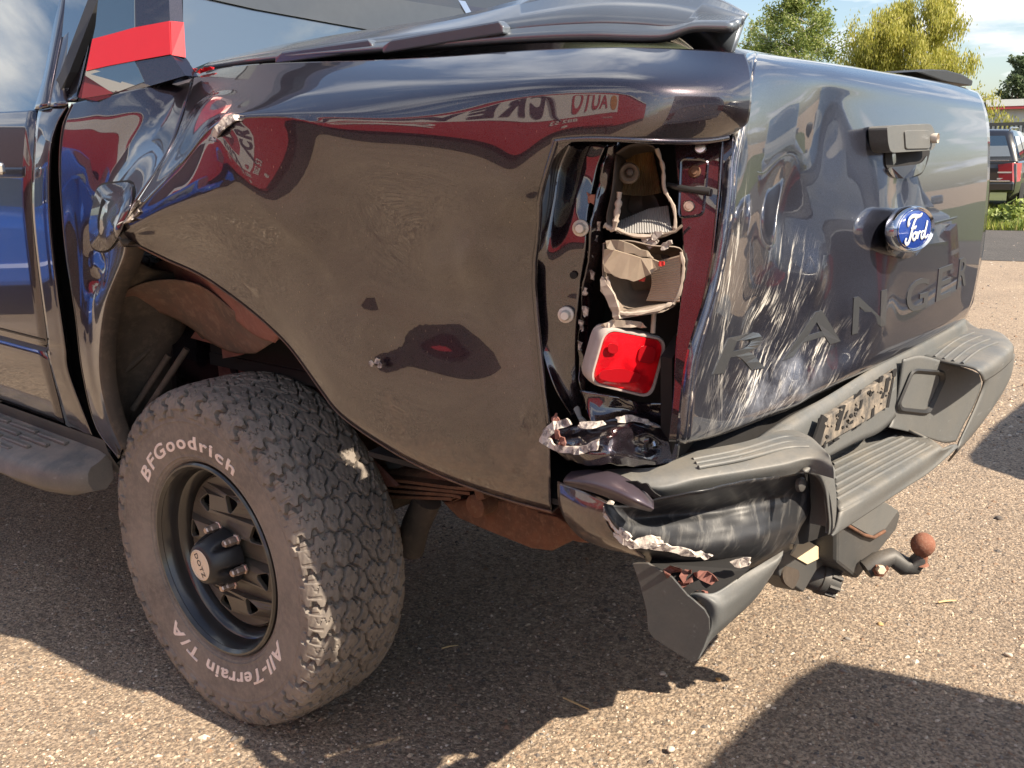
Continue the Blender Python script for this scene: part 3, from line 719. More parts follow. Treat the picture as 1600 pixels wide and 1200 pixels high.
# ---- tailgate
TX = -1.12
tg = [
 [(1182, 84, -1.07), (1216, 88, -1.07), (1270, 96, -1.07), (1325, 104, -1.07), (1380, 113, -1.07), (1435, 122, -1.07), (1490, 133, -1.07), (1524, 143, -1.07)],
 [(1181, 87, -1.10), (1215, 91, -1.10), (1270, 99, -1.10), (1325, 107, -1.10), (1380, 116, -1.10), (1435, 125, -1.10), (1490, 136, -1.10), (1530, 148, -1.10)],
 [(1178, 100, -1.128), (1213, 105, -1.132), (1270, 114, -1.133), (1325, 123, -1.133), (1380, 132, -1.133), (1435, 141, -1.133), (1491, 153, -1.133), (1537, 163, -1.130)],
 [(1172, 130, -1.140), (1207, 140, -1.136), (1266, 152, -1.135), (1324, 160, -1.132), (1381, 168, -1.136), (1438, 175, -1.138), (1495, 184, -1.138), (1544, 192, -1.134)],
 [(1157, 225, -1.142), (1196, 232, -1.128), (1260, 238, -1.120), (1320, 242, -1.125), (1381, 243, -1.137), (1440, 243, -1.140), (1499, 243, -1.140), (1546, 243, -1.136)],
 [(1141, 340, -1.136), (1180, 346, -1.112), (1248, 347, -1.103), (1313, 343, -1.118), (1377, 338, -1.136), (1439, 331, -1.140), (1499, 322, -1.140), (1543, 314, -1.136)],
 [(1120, 450, -1.122), (1166, 458, -1.100), (1236, 458, -1.098), (1304, 449, -1.110), (1369, 438, -1.130), (1434, 424, -1.137), (1496, 406, -1.138), (1534, 394, -1.135)],
 [(1088, 560, -1.108), (1142, 572, -1.090), (1219, 566, -1.092), (1291, 549, -1.110), (1359, 528, -1.128), (1427, 502, -1.134), (1488, 477, -1.135), (1522, 458, -1.133)],
 [(1074, 675, -1.098), (1131, 664, -1.090), (1209, 636, -1.092), (1286, 604, -1.110), (1356, 571, -1.125), (1422, 540, -1.130), (1481, 509, -1.132), (1512, 488, -1.130)],
 [(1072, 691, -1.080), (1130, 677, -1.075), (1208, 647, -1.078), (1285, 613, -1.09), (1355, 579, -1.105), (1422, 547, -1.112), (1480, 516, -1.115), (1511, 495, -1.115)],
]
GDX = [.03, .03, .026, .02, .008, -.002, -.010, -.016, -.02, -.02]
tg = [[(a, b, x+GDX[i]) for a, b, x in r] for i, r in enumerate(tg)]
def gate_post(V):
    return dents(V, [(P(1240, 330, 'x', -1.12), .07, (.012, 0, 0)), (P(1300, 210, 'x', -1.13), .08, (.010, 0, 0)), (P(1230, 600, 'x', -1.10), .05, (-.012, 0, 0)), (P(1180, 520, 'x', -1.10), .045, (.012, 0, 0)), (P(1300, 540, 'x', -1.11), .05, (.012, 0, 0)), (P(1270, 430, 'x', -1.11), .04, (-.010, 0, 0)), (P(1360, 480, 'x', -1.13), .07, (-.006, 0, 0)), (P(1150, 250, 'x', -1.14), .04, (.006, 0, 0)), (P(1400, 300, 'x', -1.13), .05, (.008, 0, 0))])
TGV = gate_post(surf(tg, 'x', 10, 8))
gate = mesh_obj('tailgate', TGV.reshape(-1, 3), [f[::-1] for f in grid_faces(*TGV.shape[:2])], M_gate, T, True); solid(gate, .0016, -1)
# edges turned forward
for nm, e in (('gate_edge_left', TGV[:, 0]), ('gate_edge_right', TGV[:, -1])):
    s = 1 if 'left' in nm else -1
    Vv = np.stack([e, e+np.array([.004, s*.004, 0]), e+np.array([.014, s*.004, 0])], 1)
    o = mesh_obj('gate_edge', Vv.reshape(-1, 3), grid_faces(len(e), 3), M_gate, gate, True); solid(o, .002)
# white worn line down the left edge
e = TGV[12:, 0]
rw_ = np.random.default_rng(4)
tube('worn_edge', [q+np.array([-.0005, -.001, 0]) for q in e], list(np.clip(rw_.normal(.0008, .0010, len(e)), .0002, .0035)), M_white, gate, 6)
for k, (x, y) in enumerate(((1087, 570), (1101, 540), (1110, 515), (1140, 700))):
    if k < 3: crumb('paint_chip', [(x-4, y-12, -1.112), (x+8, y-16, -1.108), (x+8, y-7, -1.108), (x-4, y+2, -1.112)], M_white, gate, 30+k, .001, .003, ax='x', direction=(1, 0, 0))
def on_gate(px, py, lift):
    q = TGV.reshape(-1, 3); d = q-CAM
    u = 800+FPX*(d@CR)/(d@CF); v = 600-FPX*(d@CU)/(d@CF); k = np.argsort((u-px)**2+(v-py)**2)[:6]
    w = 1/(.5+(u[k]-px)**2+(v[k]-py)**2); xx = (q[k, 0]*w).sum()/w.sum()
    return P(px, py, 'x', xx-lift)
# pressed letters across the lower half
lets = [('R', (1112, 690-105), (1194, 575), (1214, 510), (1137, 528)), ('A', (1222, 563), (1312, 533), (1318, 475), (1240, 497)), ('N', (1330, 523), (1383, 508), (1385, 452), (1333, 465)),
        ('G', (1414, 492), (1447, 480), (1452, 432), (1417, 440)), ('E', (1461, 472), (1484, 462), (1488, 412), (1466, 420)), ('R', (1494, 452), (1508, 445), (1514, 398), (1499, 405))]
M_emb = NT('letter_edge')
M_emb.set(base=(0.062, 0.066, 0.072), rough=0.42, metal=0.4, coat=.4, crough=.15); M_emb = M_emb.m
for ch, bl, br, tr, tl in lets:
    V, F = text_geo(ch, 1.0, 0.0, offset=0.012)
    mn, mxx = V.min(0), V.max(0)
    st = (V-mn)/np.where(mxx-mn > 1e-6, mxx-mn, 1)
    Q = []
    for s_, t_, _ in st:
        a = np.array(bl)*(1-s_)+np.array(br)*s_; b = np.array(tl)*(1-s_)+np.array(tr)*s_; c = a*(1-t_)+b*t_
        Q.append(on_gate(c[0], c[1], .0012))
    o = mesh_obj('letter', Q, F, M_emb, gate); solid(o, .002, 1)
# handle: cover plate proud of the gate with a pull recess under it
hx = -1.160
hp = [(1386, 197), (1455, 193), (1462, 208), (1462, 229), (1456, 235), (1392, 239), (1388, 225)]
h_o = plate('handle', [P(a, b, 'x', hx) for a, b in rounded([np.array(q, float) for q in hp], 6, 3)], M_bump, T, .035, (1, 0, 0), bev=.004)
plate('handle_face', [P(a, b, 'x', hx-.003) for a, b in rounded([np.array(q, float) for q in ((1414, 204), (1453, 203), (1454, 232), (1416, 233))], 4, 3)], M_bump, h_o, .006, (1, 0, 0), bev=.0015)
lathe('lock', [(0, -.004), (.008, -.004), (.010, 0), (.010, .01)], P(1458, 216, 'x', hx-.004), (-1, 0, 0), M_clip, h_o, 16)
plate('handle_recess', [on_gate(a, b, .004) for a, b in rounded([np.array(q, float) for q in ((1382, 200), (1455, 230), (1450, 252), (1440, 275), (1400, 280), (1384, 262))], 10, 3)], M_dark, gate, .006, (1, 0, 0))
plate('recess_scoop', [on_gate(a, b, .007) for a, b in rounded([np.array(q, float) for q in ((1385, 262), (1440, 256), (1450, 240), (1444, 268), (1420, 279), (1396, 278))], 8, 3)], M_paint_clean, gate, .006, (1, 0, 0))
# badge: black camera housing with a blue oval in a bright ring
bc = P(1428.5, 358, 'x', -1.192); b0 = P(1405, 365, 'x', -1.128)
ax_ = (bc-b0); ax_ = ax_/np.linalg.norm(ax_)
N_ = np.array([-1.0, .18, .05]); N_ /= np.linalg.norm(N_); U_ = np.array([-.18, -1, 0]); U_ /= np.linalg.norm(U_); V_ = np.cross(N_, U_); V_ = V_ if V_[2] > 0 else -V_
AH, AV = .077, .043
def oval(c, s, n=48, lift=0.0, rh=AH, rv=AV): return [c+N_*lift+U_*(rh*s*math.cos(2*math.pi*k/n))+V_*(rv*s*math.sin(2*math.pi*k/n)) for k in range(n)]
def rings(name, L, mat, parent, cap=True):
    n = len(L[0]); V = [q for r in L for q in r]; F = [(i*n+k, i*n+(k+1) % n, (i+1)*n+(k+1) % n, (i+1)*n+k) for i in range(len(L)-1) for k in range(n)]
    if cap: F.append(tuple((len(L)-1)*n+k for k in range(n)))
    o = mesh_obj(name, V, F, mat, parent, True); o.modifiers.new('edge', 'EDGE_SPLIT').split_angle = rad(35); return o
M_gloss = simple('gloss_black', (0.012, 0.012, 0.013), 0.2, coat=1.0, crough=.02)
badge = rings('badge', [oval(b0, 1.32), oval(b0, 1.27, lift=.010), oval(bc, 1.02, lift=-.018), oval(bc, .98, lift=-.014)], M_gloss, T)
rings('badge_base', [oval(b0, 1.52, lift=-.004), oval(b0, 1.44, lift=.006), oval(b0, 1.30, lift=.003)], M_gloss, gate, False)
rings('chrome_ring', [oval(bc, 1.02, lift=-.018), oval(bc, 1.06, lift=-.010), oval(bc, 1.03, lift=.000), oval(bc, .97, lift=.004), oval(bc, .90, lift=.001)], M_chrome, badge, False)
rings('blue_oval', [oval(bc, .91, lift=.001), oval(bc, .6, lift=.004), oval(bc, .2, lift=.005)], M_blue, badge)
rings('oval_line', [oval(bc, .885, lift=.0022), oval(bc, .865, lift=.0035), oval(bc, .845, lift=.0025)], M_chrome, badge, False)
# script strokes (x right, y up, in half-widths / half-heights of the oval)
strokes = [
 [(-.60, -.38), (-.66, -.52), (-.58, -.66), (-.46, -.58), (-.36, -.30), (-.27, .05), (-.18, .35), (-.06, .55), (.04, .60)],
 [(-.44, .34), (-.52, .22), (-.50, .46), (-.36, .62), (-.16, .66), (.06, .62), (.20, .66), (.26, .74)],
 [(-.36, .04), (-.24, .10), (-.12, .08), (-.06, .16)],
 [(-.12, -.16), (-.22, -.24), (-.24, -.42), (-.16, -.50), (-.06, -.42), (-.04, -.26), (-.12, -.16), (-.02, -.18), (.04, -.16)],
 [(.06, -.14), (.06, -.32), (.03, -.48), (.08, -.26), (.16, -.14), (.22, -.18)],
 [(.40, -.14), (.30, -.16), (.25, -.34), (.28, -.48), (.38, -.42), (.46, -.20), (.56, .12), (.60, .34), (.54, .06), (.48, -.24), (.48, -.44), (.56, -.46), (.66, -.34)]]
SV_, SF_ = [], []
def ribbon(path, w):
    A = np.array([bc+N_*.006+U_*(AH*.88*x)+V_*(AV*.92*y) for x, y in path]); A = cr1(A, 6, 0)
    n0 = len(SV_)
    for i, q in enumerate(A):
        t = A[min(i+1, len(A)-1)]-A[max(i-1, 0)]; t = t/np.linalg.norm(t); s = np.cross(N_, t)
        ww = w*(.55+.45*math.sin(math.pi*min(1, max(0, (i+1)/(len(A)+1)))))
        SV_.extend([q-s*ww, q+N_*.0012, q+s*ww])
    for i in range(len(A)-1):
        b = n0+3*i; SF_.extend([(b, b+1, b+4, b+3), (b+1, b+2, b+5, b+4)])
for k, st in enumerate(strokes): ribbon(st, .0039 if k < 2 else .0030)
mesh_obj('script', SV_, SF_, simple('badge_script', (.78, .79, .80), .3, metal=.4), badge, True)
# right tail lamp seen edge-on, and corner of the bed
plate('right_tail_lamp', [P(*q, 'x', -1.10) for q in ((1516, 395), (1522, 392), (1521, 430), (1516, 470), (1513, 470))]+[P(1515, 420, 'x', -1.10)], M_lens, T, .03, (1, 0, 0))
rq = [(1545, 160), (1550, 200), (1551, 300), (1541, 390), (1525, 470), (1505, 510)]
V = []
for a, b in rq: q = P(a, b, 'x', -1.10); V += [q+np.array([.0, .03, 0]), q+np.array([.03, -.03, 0]), q+np.array([.6, -.10, .03])]
mesh_obj('right_corner', V, grid_faces(len(rq), 3), M_paint_clean, T, True)
plate('tailgate_gap', [P(*q, 'x', -1.06) for q in ((1140, 200), (1172, 200), (1165, 330), (1120, 480), (1085, 690), (1050, 735), (1050, 560), (1100, 480))], M_dark, T, .02, (1, 0, 0))
# ---- lamp opening: body metal, broken lamp
RE = M_paint_clean
o = sheet('lamp_opening_flange', [
 [(868, 212, .895), (884, 222, .784), (922, 222, .772), (950, 226, .760)],
 [(851, 260, .890), (868, 262, .790), (905, 262, .778), (934, 265, .767)],
 [(842, 310, .870), (860, 312, .798), (896, 312, .787), (924, 316, .776)],
 [(833, 370, .838), (854, 372, .809), (888, 374, .799), (917, 378, .789)],
 [(828, 440, .812), (852, 440, .810), (880, 440, .800), (909, 442, .789)],
 [(838, 520, .812), (856, 518, .808), (878, 515, .800), (902, 512, .790)],
 [(866, 600, .812), (878, 598, .796), (890, 594, .786), (902, 590, .776)],
 [(894, 652, .786), (902, 650, .777), (908, 645, .770), (916, 640, .762)]], RE, T, nu=6, nv=6, t=.002,
 post=lambda V: V+np.stack([vnoise(V, 26, 3)*.0015, vnoise(V, 26, 4)*.0015, 0*V[..., 0]], -1))
# pressed groove and channel with chipped edge
ch = [(952, 226, .771), (940, 262, .778), (928, 316, .787), (921, 378, .795), (912, 442, .792), (904, 512, .772), (903, 580, .768), (918, 640, .764)]
ch2 = [(968, 222, .760), (962, 262, .762), (948, 316, .768), (942, 378, .770), (930, 442, .766), (922, 512, .756), (918, 580, .752), (924, 640, .75)]
ch3 = [(975, 225, .72), (972, 265, .72), (962, 318, .73), (958, 380, .73), (948, 444, .72), (940, 514, .71), (934, 580, .71), (935, 640, .71)]
sheet('lamp_channel', [[a, b, c] for a, b, c in zip(ch, ch2, ch3)], RE, T, nu=6, nv=6, t=.002, post=lambda V: V+np.stack([0*V[..., 0], vnoise(V, 60, 8)*.004, 0*V[..., 0]], -1))
for k, (x, y, w, h) in enumerate([(923, 310, 7, 10), (934, 352, 4, 9), (930, 372, 4, 6), (921, 400, 4, 7), (925, 430, 4, 8), (912, 455, 5, 7), (914, 486, 5, 8), (908, 508, 4, 9), (906, 540, 4, 8)]):
    yy = .782+(y-300)*.00004
    crumb('paint_chip', [(x-w, y-h, yy), (x+w, y-h*.6, yy), (x+w*.7, y+h, yy), (x-w*.6, y+h*.8, yy)], M_white if k else simple('pink_primer', (.55, .25, .2), .7), T, 60+k, .001, .002)
# grey sealant strip low in the corner
crumb('sealant_strip', [(887, 520, .778), (892, 560, .778), (893, 600, .775), (905, 640, .775), (918, 662, .778), (908, 664, .78), (892, 630, .782), (884, 590, .785), (883, 550, .785)], simple('grey_sealant', (.33, .31, .28), .7), T, 9, .001, .003)
# dark back of the opening
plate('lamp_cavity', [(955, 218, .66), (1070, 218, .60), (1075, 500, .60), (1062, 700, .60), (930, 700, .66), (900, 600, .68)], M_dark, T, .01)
# inner plate right of the lamp, with pressing, studs and a rod
def rpl(px, py, l=0.0):
    s = (px-1050)/95; y = .742-.026*s+.055*(py-215)/480-.016
    return P(px, py, 'y', y+l)
rows = []
for py, xl, xr in ((214, 1052, 1146), (260, 1056, 1144), (310, 1060, 1141), (370, 1066, 1135), (440, 1066, 1124), (500, 1060, 1112), (560, 1055, 1098), (620, 1052, 1078), (690, 1045, 1062)):
    rows.append([rpl(xl+(xr-xl)*t, py) for t in (0, .2, .4, .6, .8, .9, 1)])
rows = [list(r) for r in rows]
V = surf(rows, 'y', 6, 6); V = V+np.stack([vnoise(V, 22, 5)*.0004, vnoise(V, 22, 6)*.0005, 0*V[..., 0]], -1)
rp = mesh_obj('lamp_side_plate', V.reshape(-1, 3), grid_faces(*V.shape[:2]), RE, T, True); solid(rp, .002)
# vertical step of the plate
tube('plate_crease', [rpl(x, y, .001) for x, y in ((1128, 222), (1124, 300), (1114, 400), (1098, 480), (1085, 560))], .0030, RE, rp, 8)
fr_ = rounded([np.array(q, float) for q in ((1064, 248), (1106, 250), (1098, 336), (1060, 340))], 9, 4)
tube('pressing', [rpl(a, b, .001) for a, b in fr_]+[rpl(*fr_[0], .001)], .0022, RE, rp, 6)
tube('rod', [rpl(1042, 288, .006), rpl(1056, 292, .010), rpl(1080, 296, .010), rpl(1109, 299, .008)], [.003, .0045, .0042, .0055], M_black, rp, 10)
def stud(px, py, r, mat, parent, f=rpl):
    c = f(px, py, .003); n_ = np.array([-.45, .85, .05])
    return lathe('bolt', [(0, .010), (r*.55, .010), (r*.6, .004), (r, .004), (r*1.05, 0), (r*1.2, -.002)], c, n_, mat, parent, 20)
stud(1085, 268, .0078, M_rust, rp); stud(1076, 322, .0072, M_nut, rp); stud(1094, 230, .0075, M_chrome, rp)
for k, (x, y) in enumerate([(1095, 330), (1118, 345), (1122, 370), (1082, 440), (1100, 460), (1070, 640), (1108, 380)]):
    crumb('paint_chip', [tuple([x-4, y-9, 0]), (x+4, y-6, 0), (x+3, y+8, 0), (x-3, y+8, 0)][:0] or [(x-3, y-9, .705), (x+3, y-6, .703), (x+3, y+8, .703), (x-3, y+8, .705)], simple('dusty_red_primer', (.30, .12, .11), .6), rp, 80+k, .0005, .001) if k in (1, 2, 6) else None
# nylon clips
def fpt(px, py, l=0.0): return P(px, py, 'y', .815-(py-310)*.00022+l)
for x, y in ((904, 356), (881, 491)):
    c = P(x+4, y, 'y', .796 if y < 400 else .800)
    lathe('nylon_clip', [(0, .022), (.006, .022), (.0075, .019), (.0085, .010), (.0125, .008), (.013, .001), (.011, -.003)], c, (-.45, .88, .02), M_clip, T, 20)
lathe('clip_hole', [(0, .0015), (.0055, .0015), (.006, 0)], P(896, 430, 'y', .797), (-.45, .88, 0), M_dark, T, 16)

# ---- the broken lamp
LAMP = [None]
def lp(px, py, y): return P(px, py, 'y', y)
def shellbowl(name, rim, depth, mat, parent, seed=0, rings_=5, back=(0.035, -0.075, 0), squeeze=.62, drop=0, ribs=0, t=.0018):
    """open bowl from a rim outline, walls running back to a smaller floor"""
    R0 = np.array([lp(*q) for q in rim]); R0 = cr1(np.concatenate([R0, R0[:1]]), 4, 0)[:-1]
    c = R0.mean(0); V = []
    for k in range(rings_+1):
        s = k/rings_
        V.append(c+(R0-c)*(1-(1-squeeze)*s**1.4)+np.array(back)*depth*math.sin(s*math.pi/2))
    V = np.array(V); n = len(R0); F = [(i*n+k, (i+1)*n+k, (i+1)*n+(k+1) % n, i*n+(k+1) % n) for i in range(rings_) for k in range(n)]
    F.append(tuple(rings_*n+k for k in range(n)))
    o = mesh_obj(name, V.reshape(-1, 3), F, mat, parent, True); o.modifiers.new('edge', 'EDGE_SPLIT').split_angle = rad(40); solid(o, t, 0)
    return o
lamp = shellbowl('tail_lamp', [(962, 240, .80), (985, 226, .79), (1020, 228, .765), (1034, 260, .755), (1040, 300, .752), (1054, 330, .745), (1056, 358, .742), (1030, 372, .765), (990, 370, .785), (956, 358, .805), (948, 340, .81), (956, 300, .806)], 1.1, M_lampdark, T)
# ribbed reflector high in the back of the bowl
V = []
for k in range(41):
    s = k/40
    for j in range(9):
        t = j/8
        a = P(958+76*s, 300+6*math.sin(s*3), 'y', .755-.035*s); b = P(975+46*s, 236-6*math.sin(s*3.1), 'y', .740-.03*s)
        q = a*(1-t)+b*t+np.array([-.5, .8, 0])*(.0030*(k % 2)+.012*math.sin(t*math.pi)*math.sin(s*math.pi)*-1); V.append(q)
mesh_obj('ribbed_reflector', V, grid_faces(41, 9), simple('brassy_reflector', (.50, .40, .27), .3, metal=.9, var=.35, scale=60), lamp, False)
lathe('bulb_socket', [(.006, -.004), (.010, 0), (.013, .002), (.015, -.001), (.016, -.006)], P(983, 270, 'y', .765), (-.6, .8, .1), M_lampgrey, lamp, 20)
lathe('bulb', [(0, .016), (.005, .014), (.007, .006), (.006, 0)], P(983, 270, 'y', .765), (-.6, .8, .1), M_lampdark, lamp, 14)
# bright finely ribbed lower wall
V = []
for k in range(45):
    s = k/44
    for j in range(7):
        t = j/6
        a = P(962+88*s, 366-3*s, 'y', .802-.052*s); b = P(966+78*s, 340-22*s+10*abs(s-.62), 'y', .752-.03*s)
        V.append(a*(1-t)+b*t+np.array([0, .2, 1])*.0014*(k % 2))
mesh_obj('ribbed_lower_wall', V, grid_faces(45, 7), simple('ribbed_grey', (.42, .41, .40), .4, metal=.4), lamp, False)
# broken pale rim
def rim(name, pts, r, mat, parent, seed=1):
    A = cr1(np.array([lp(*q) for q in pts]), 5, 0); r_ = np.random.default_rng(seed)
    return tube(name, list(A), list(r*(1+.35*r_.normal(size=len(A)).clip(-1, 1))), mat, parent, 6)
M_rimw = simple('broken_pale_plastic', (.40, .335, .28), .55, var=.25, scale=70)
rim('broken_rim', [(1026, 232, .768), (1036, 262, .760), (1038, 295, .757), (1052, 322, .750), (1055, 348, .748), (1050, 362, .750), (1028, 368, .77), (990, 368, .79), (960, 356, .806)], .0026, M_rimw, lamp)
rim('broken_rim', [(968, 300, .812), (966, 320, .814), (962, 345, .816), (958, 358, .814), (945, 352, .816)], .0040, M_rimw, lamp, 2)
tube('wire_clip', [lp(1030, 368, .772), lp(1055, 362, .765), lp(1066, 352, .76)], .0022, M_lampgrey, lamp, 6)
# middle chamber: beige lens piece over a fluted wall
mid = shellbowl('lamp_middle', [(943, 380, .812), (980, 376, .80), (1020, 384, .78), (1062, 388, .752), (1066, 410, .748), (1062, 450, .748), (1052, 478, .752), (1010, 490, .775), (965, 494, .80), (950, 470, .808), (942, 430, .812)], 1.0, M_lampgrey, lamp, squeeze=.55)
crumb('beige_shell', [(944, 390, .818), (985, 398, .806), (1034, 411, .785), (1030, 420, .785), (1008, 432, .795), (990, 440, .803), (960, 432, .815), (944, 424, .82)], simple('beige_shell_plastic', (.34, .27, .20), .45, var=.25, scale=40), lamp, 21, .001, .004)
crumb('beige_shell', [(946, 376, .815), (975, 378, .805), (1010, 392, .79), (1020, 404, .785), (990, 396, .80), (948, 388, .815)], simple('beige_shell_plastic', (.27, .22, .17), .5, var=.25, scale=40), lamp, 22, .001, .004)
V = []
for k in range(37):
    s = k/36
    for j in range(7):
        t = j/6; a = P(1064-2*s, 398+74*s, 'y', .752); b = P(1012-4*s+8*math.sin(s*3), 412+58*s, 'y', .755)
        V.append(a*(1-t)+b*t+np.array([-.5, .8, 0])*.0014*(k % 2))
mesh_obj('fluted_wall', V, grid_faces(37, 7), simple('fluted_plastic', (.40, .31, .24), .4, var=.2), lamp, False)
for x, y in ((1033, 412), (1003, 436)): crumb('red_fragment', [(x-3, y-4, .792), (x+4, y-3, .79), (x+3, y+4, .79), (x-4, y+4, .792)], M_oldred, lamp, x, .0005, .003)
rim('broken_rim', [(948, 432, .815), (955, 455, .813), (964, 475, .806), (968, 488, .80), (990, 490, .79), (1025, 484, .77), (1050, 474, .755)], .0030, M_rimw, lamp, 3)
crumb('torn_side', [(940, 432, .818), (954, 452, .818), (966, 480, .812), (968, 498, .81), (960, 500, .81), (952, 480, .815), (938, 455, .82)], M_rimw, lamp, 24, .001, .004)
rim('broken_rim', [(1064, 394, .756), (1068, 420, .752), (1062, 455, .752), (1052, 474, .753)], .0028, M_rimw, lamp, 4)
plate('lower_shelf', [(966, 490, .80), (1050, 472, .75), (1052, 480, .75), (1035, 488, .765), (970, 498, .80)], M_lampgrey, lamp, .03, (.3, -1, 0))
for k, (x, y) in enumerate([(1010, 372), (1025, 368), (1018, 380), (1040, 383)]):
    crumb('plastic_splinter', [(x-8, y+6, .78), (x-4, y-4, .778), (x+8, y-8, .776), (x+10, y-2, .776), (x-2, y+8, .78)], simple('grey_splinter', (.34, .30, .27), .5), lamp, 40+k, .001, .003)
tube('lamp_post', [lp(1022, 488, .745), lp(1021, 505, .745), lp(1020, 520, .745)], .0040, M_rimw, lamp, 8)
# red reflector, its pale housing
lz = [(944, 511), (1042, 530), (1017, 622), (919, 598)]
def lens_pt(px, py):
    # plane through three corners
    A_, B_, C_ = P(944, 511, 'y', .822), P(1042, 530, 'y', .718), P(919, 598, 'y', .835)
    n = np.cross(B_-A_, C_-A_); d = CF+(px-800)/FPX*CR-(py-600)/FPX*CU
    return CAM+d*(n@(A_-CAM))/(n@d), n/np.linalg.norm(n)
nl = lens_pt(980, 560)[1]; nl = nl if nl[0] < 0 else -nl
q4 = [lens_pt(*q)[0] for q in lz]
outer = rounded(q4, .022, 6); cen = np.mean(outer, 0)
def ringo(s, l): return [cen+(q-cen)*s+nl*l for q in outer]
hs = rings('reflector_housing', [ringo(1.0, -.030), ringo(1.04, -.012), ringo(1.04, -.002), ringo(1.0, .003), ringo(.95, .003), ringo(.92, -.002)], simple('pale_housing', (.42, .36, .33), .40, var=.3, scale=50), lamp, False)
M_lens2 = M_lens
rings('red_lens', [ringo(.945, -.001), ringo(.90, .003), ringo(.5, .006), ringo(.1, .0065)], M_lens2, lamp)
# darker pads moulded behind the lens: shallow raised fields with their own facets
def pad(pts, k):
    Q = [lens_pt(*q)[0]+nl*.0100 for q in rounded([np.array(q, float) for q in pts], 9, 4)]
    return plate('lens_field', Q, M_lensd, lamp, .0012, tuple(-nl))
M_lensd = NT('red_lens_field'); M_lensd.set(base=(.34, .005, .010), rough=.3, coat=.6, crough=.15); M_lensd.bump(M_lensd.voro(600), .2, .001); M_lensd = M_lensd.m
pad([(946, 532), (962, 536), (960, 550), (944, 548)], 0); pad([(996, 536), (1020, 540), (1016, 566), (990, 562)], 1); pad([(934, 576), (965, 572), (998, 582), (990, 594), (950, 594), (930, 588)], 2)
crumb('torn_foil', [(936, 508, .82), (955, 500, .81), (1000, 503, .775), (1010, 512, .765), (985, 512, .785), (950, 512, .81)], M_rimw, lamp, 44, .002, .002)
plate('mount_tab', [(1033, 574, .735), (1055, 576, .712), (1055, 598, .712), (1032, 597, .735)], M_zinc, T, .004, bev=.001)
tube('tab_hole', [P(1040, 583, 'y', .733), P(1037, 590, 'y', .736)], .0022, M_dark, T, 6)
# lower dark metal of the opening
sheet('lamp_floor', [[(905, 610, .79), (960, 618, .765), (1010, 628, .72), (1050, 630, .70)], [(915, 640, .79), (965, 640, .76), (1015, 648, .72), (1052, 650, .70)], [(925, 668, .80), (970, 655, .77), (1020, 662, .735), (1058, 690, .72)]], RE, T, nu=6, nv=6, t=.002, post=lambda V: V+np.stack([vnoise(V, 40, 2)*.002, vnoise(V, 40, 3)*.006, 0*V[..., 0]], -1))
# ---- torn corner below the lamp
sheet('torn_corner', [
 [(852, 672, .825), (890, 668, .830), (925, 662, .825), (965, 655, .80), (1005, 658, .765), (1035, 672, .735), (1063, 688, .712)],
 [(850, 682, .835), (888, 682, .845), (925, 678, .845), (962, 668, .825), (1005, 672, .785), (1035, 684, .748), (1063, 697, .718)],
 [(856, 694, .845), (892, 696, .862), (926, 694, .868), (960, 690, .855), (1000, 695, .79), (1033, 700, .752), (1062, 707, .722)],
 [(872, 708, .850), (900, 712, .872), (930, 714, .880), (958, 712, .868), (1000, 714, .80), (1033, 716, .758), (1060, 720, .726)],
 [(886, 720, .838), (908, 726, .865), (935, 728, .872), (958, 727, .860), (1000, 728, .80), (1032, 726, .762), (1058, 722, .730)]], M_paint_clean, T, nu=6, nv=6, t=.002,
 post=lambda V: V+np.stack([vnoise(V, 50, 12)*.001, vnoise(V, 40, 11)*.004, vnoise(V, 60, 13)*.002], -1))
crumb('filler_chip', [(842, 690, .845), (848, 672, .840), (864, 658, .838), (884, 654, .838), (892, 664, .842), (870, 672, .846), (856, 684, .85), (866, 696, .862), (888, 698, .872), (915, 696, .878), (935, 686, .878), (932, 704, .884), (905, 710, .884), (880, 708, .872), (858, 700, .858)], M_white, T, 70, .002, .004)
crumb('filler_chip', [(905, 660, .842), (940, 658, .835), (945, 664, .836), (925, 670, .848), (902, 668, .846)], M_white, T, 71, .001, .004)
crumb('filler_chip', [(962, 652, .812), (985, 649, .792), (1010, 656, .768), (1030, 668, .748), (1022, 668, .752), (1000, 660, .782), (965, 660, .812)], M_white, T, 72, .001, .004)
crumb('torn_flap', [(862, 652, .832), (870, 646, .832), (874, 656, .834), (868, 668, .842), (864, 664, .842)], M_linerred, T, 73, .001, .002)
tube('bolt', [P(1022, 692, 'y', .768), P(1024, 699, 'y', .772)], .005, M_chrome, T, 8)
for k, (x, y) in enumerate([(878, 690), (870, 680), (876, 700)]): crumb('rust_patch', [(x-4, y-8, .866), (x+3, y-6, .868), (x+4, y+7, .87), (x-3, y+6, .868)], M_linerred, T, 90+k, .002, .003)
# ---- rear bumper
BP = None
pad = sheet('bumper', [
 [(893, 742, .790), (955, 733, .797), (1030, 729, .803), (1075, 708, .806), (1160, 691, .805), (1225, 672, .805), (1262, 680, .805), (1288, 702, .803)],
 [(905, 750, .790), (962, 745, .795), (1035, 742, .799), (1085, 730, .803), (1160, 714, .803), (1225, 695, .806), (1265, 692, .807), (1293, 708, .804)],
 [(935, 757, .786), (985, 757, .788), (1032, 754, .791), (1095, 744, .796), (1160, 732, .796), (1225, 719, .797), (1268, 712, .798), (1298, 719, .796)],
 [(950, 762, .780), (995, 763, .781), (1035, 764, .783), (1095, 754, .786), (1160, 742, .787), (1225, 730, .788), (1267, 722, .788), (1302, 731, .788)],
 [(985, 770, .765), (1010, 773, .766), (1032, 778, .764), (1095, 768, .767), (1160, 756, .768), (1225, 744, .768), (1262, 738, .768), (1303, 748, .772)]], M_bump, T, ax='z', nu=8, nv=5, t=.004, off=-1)
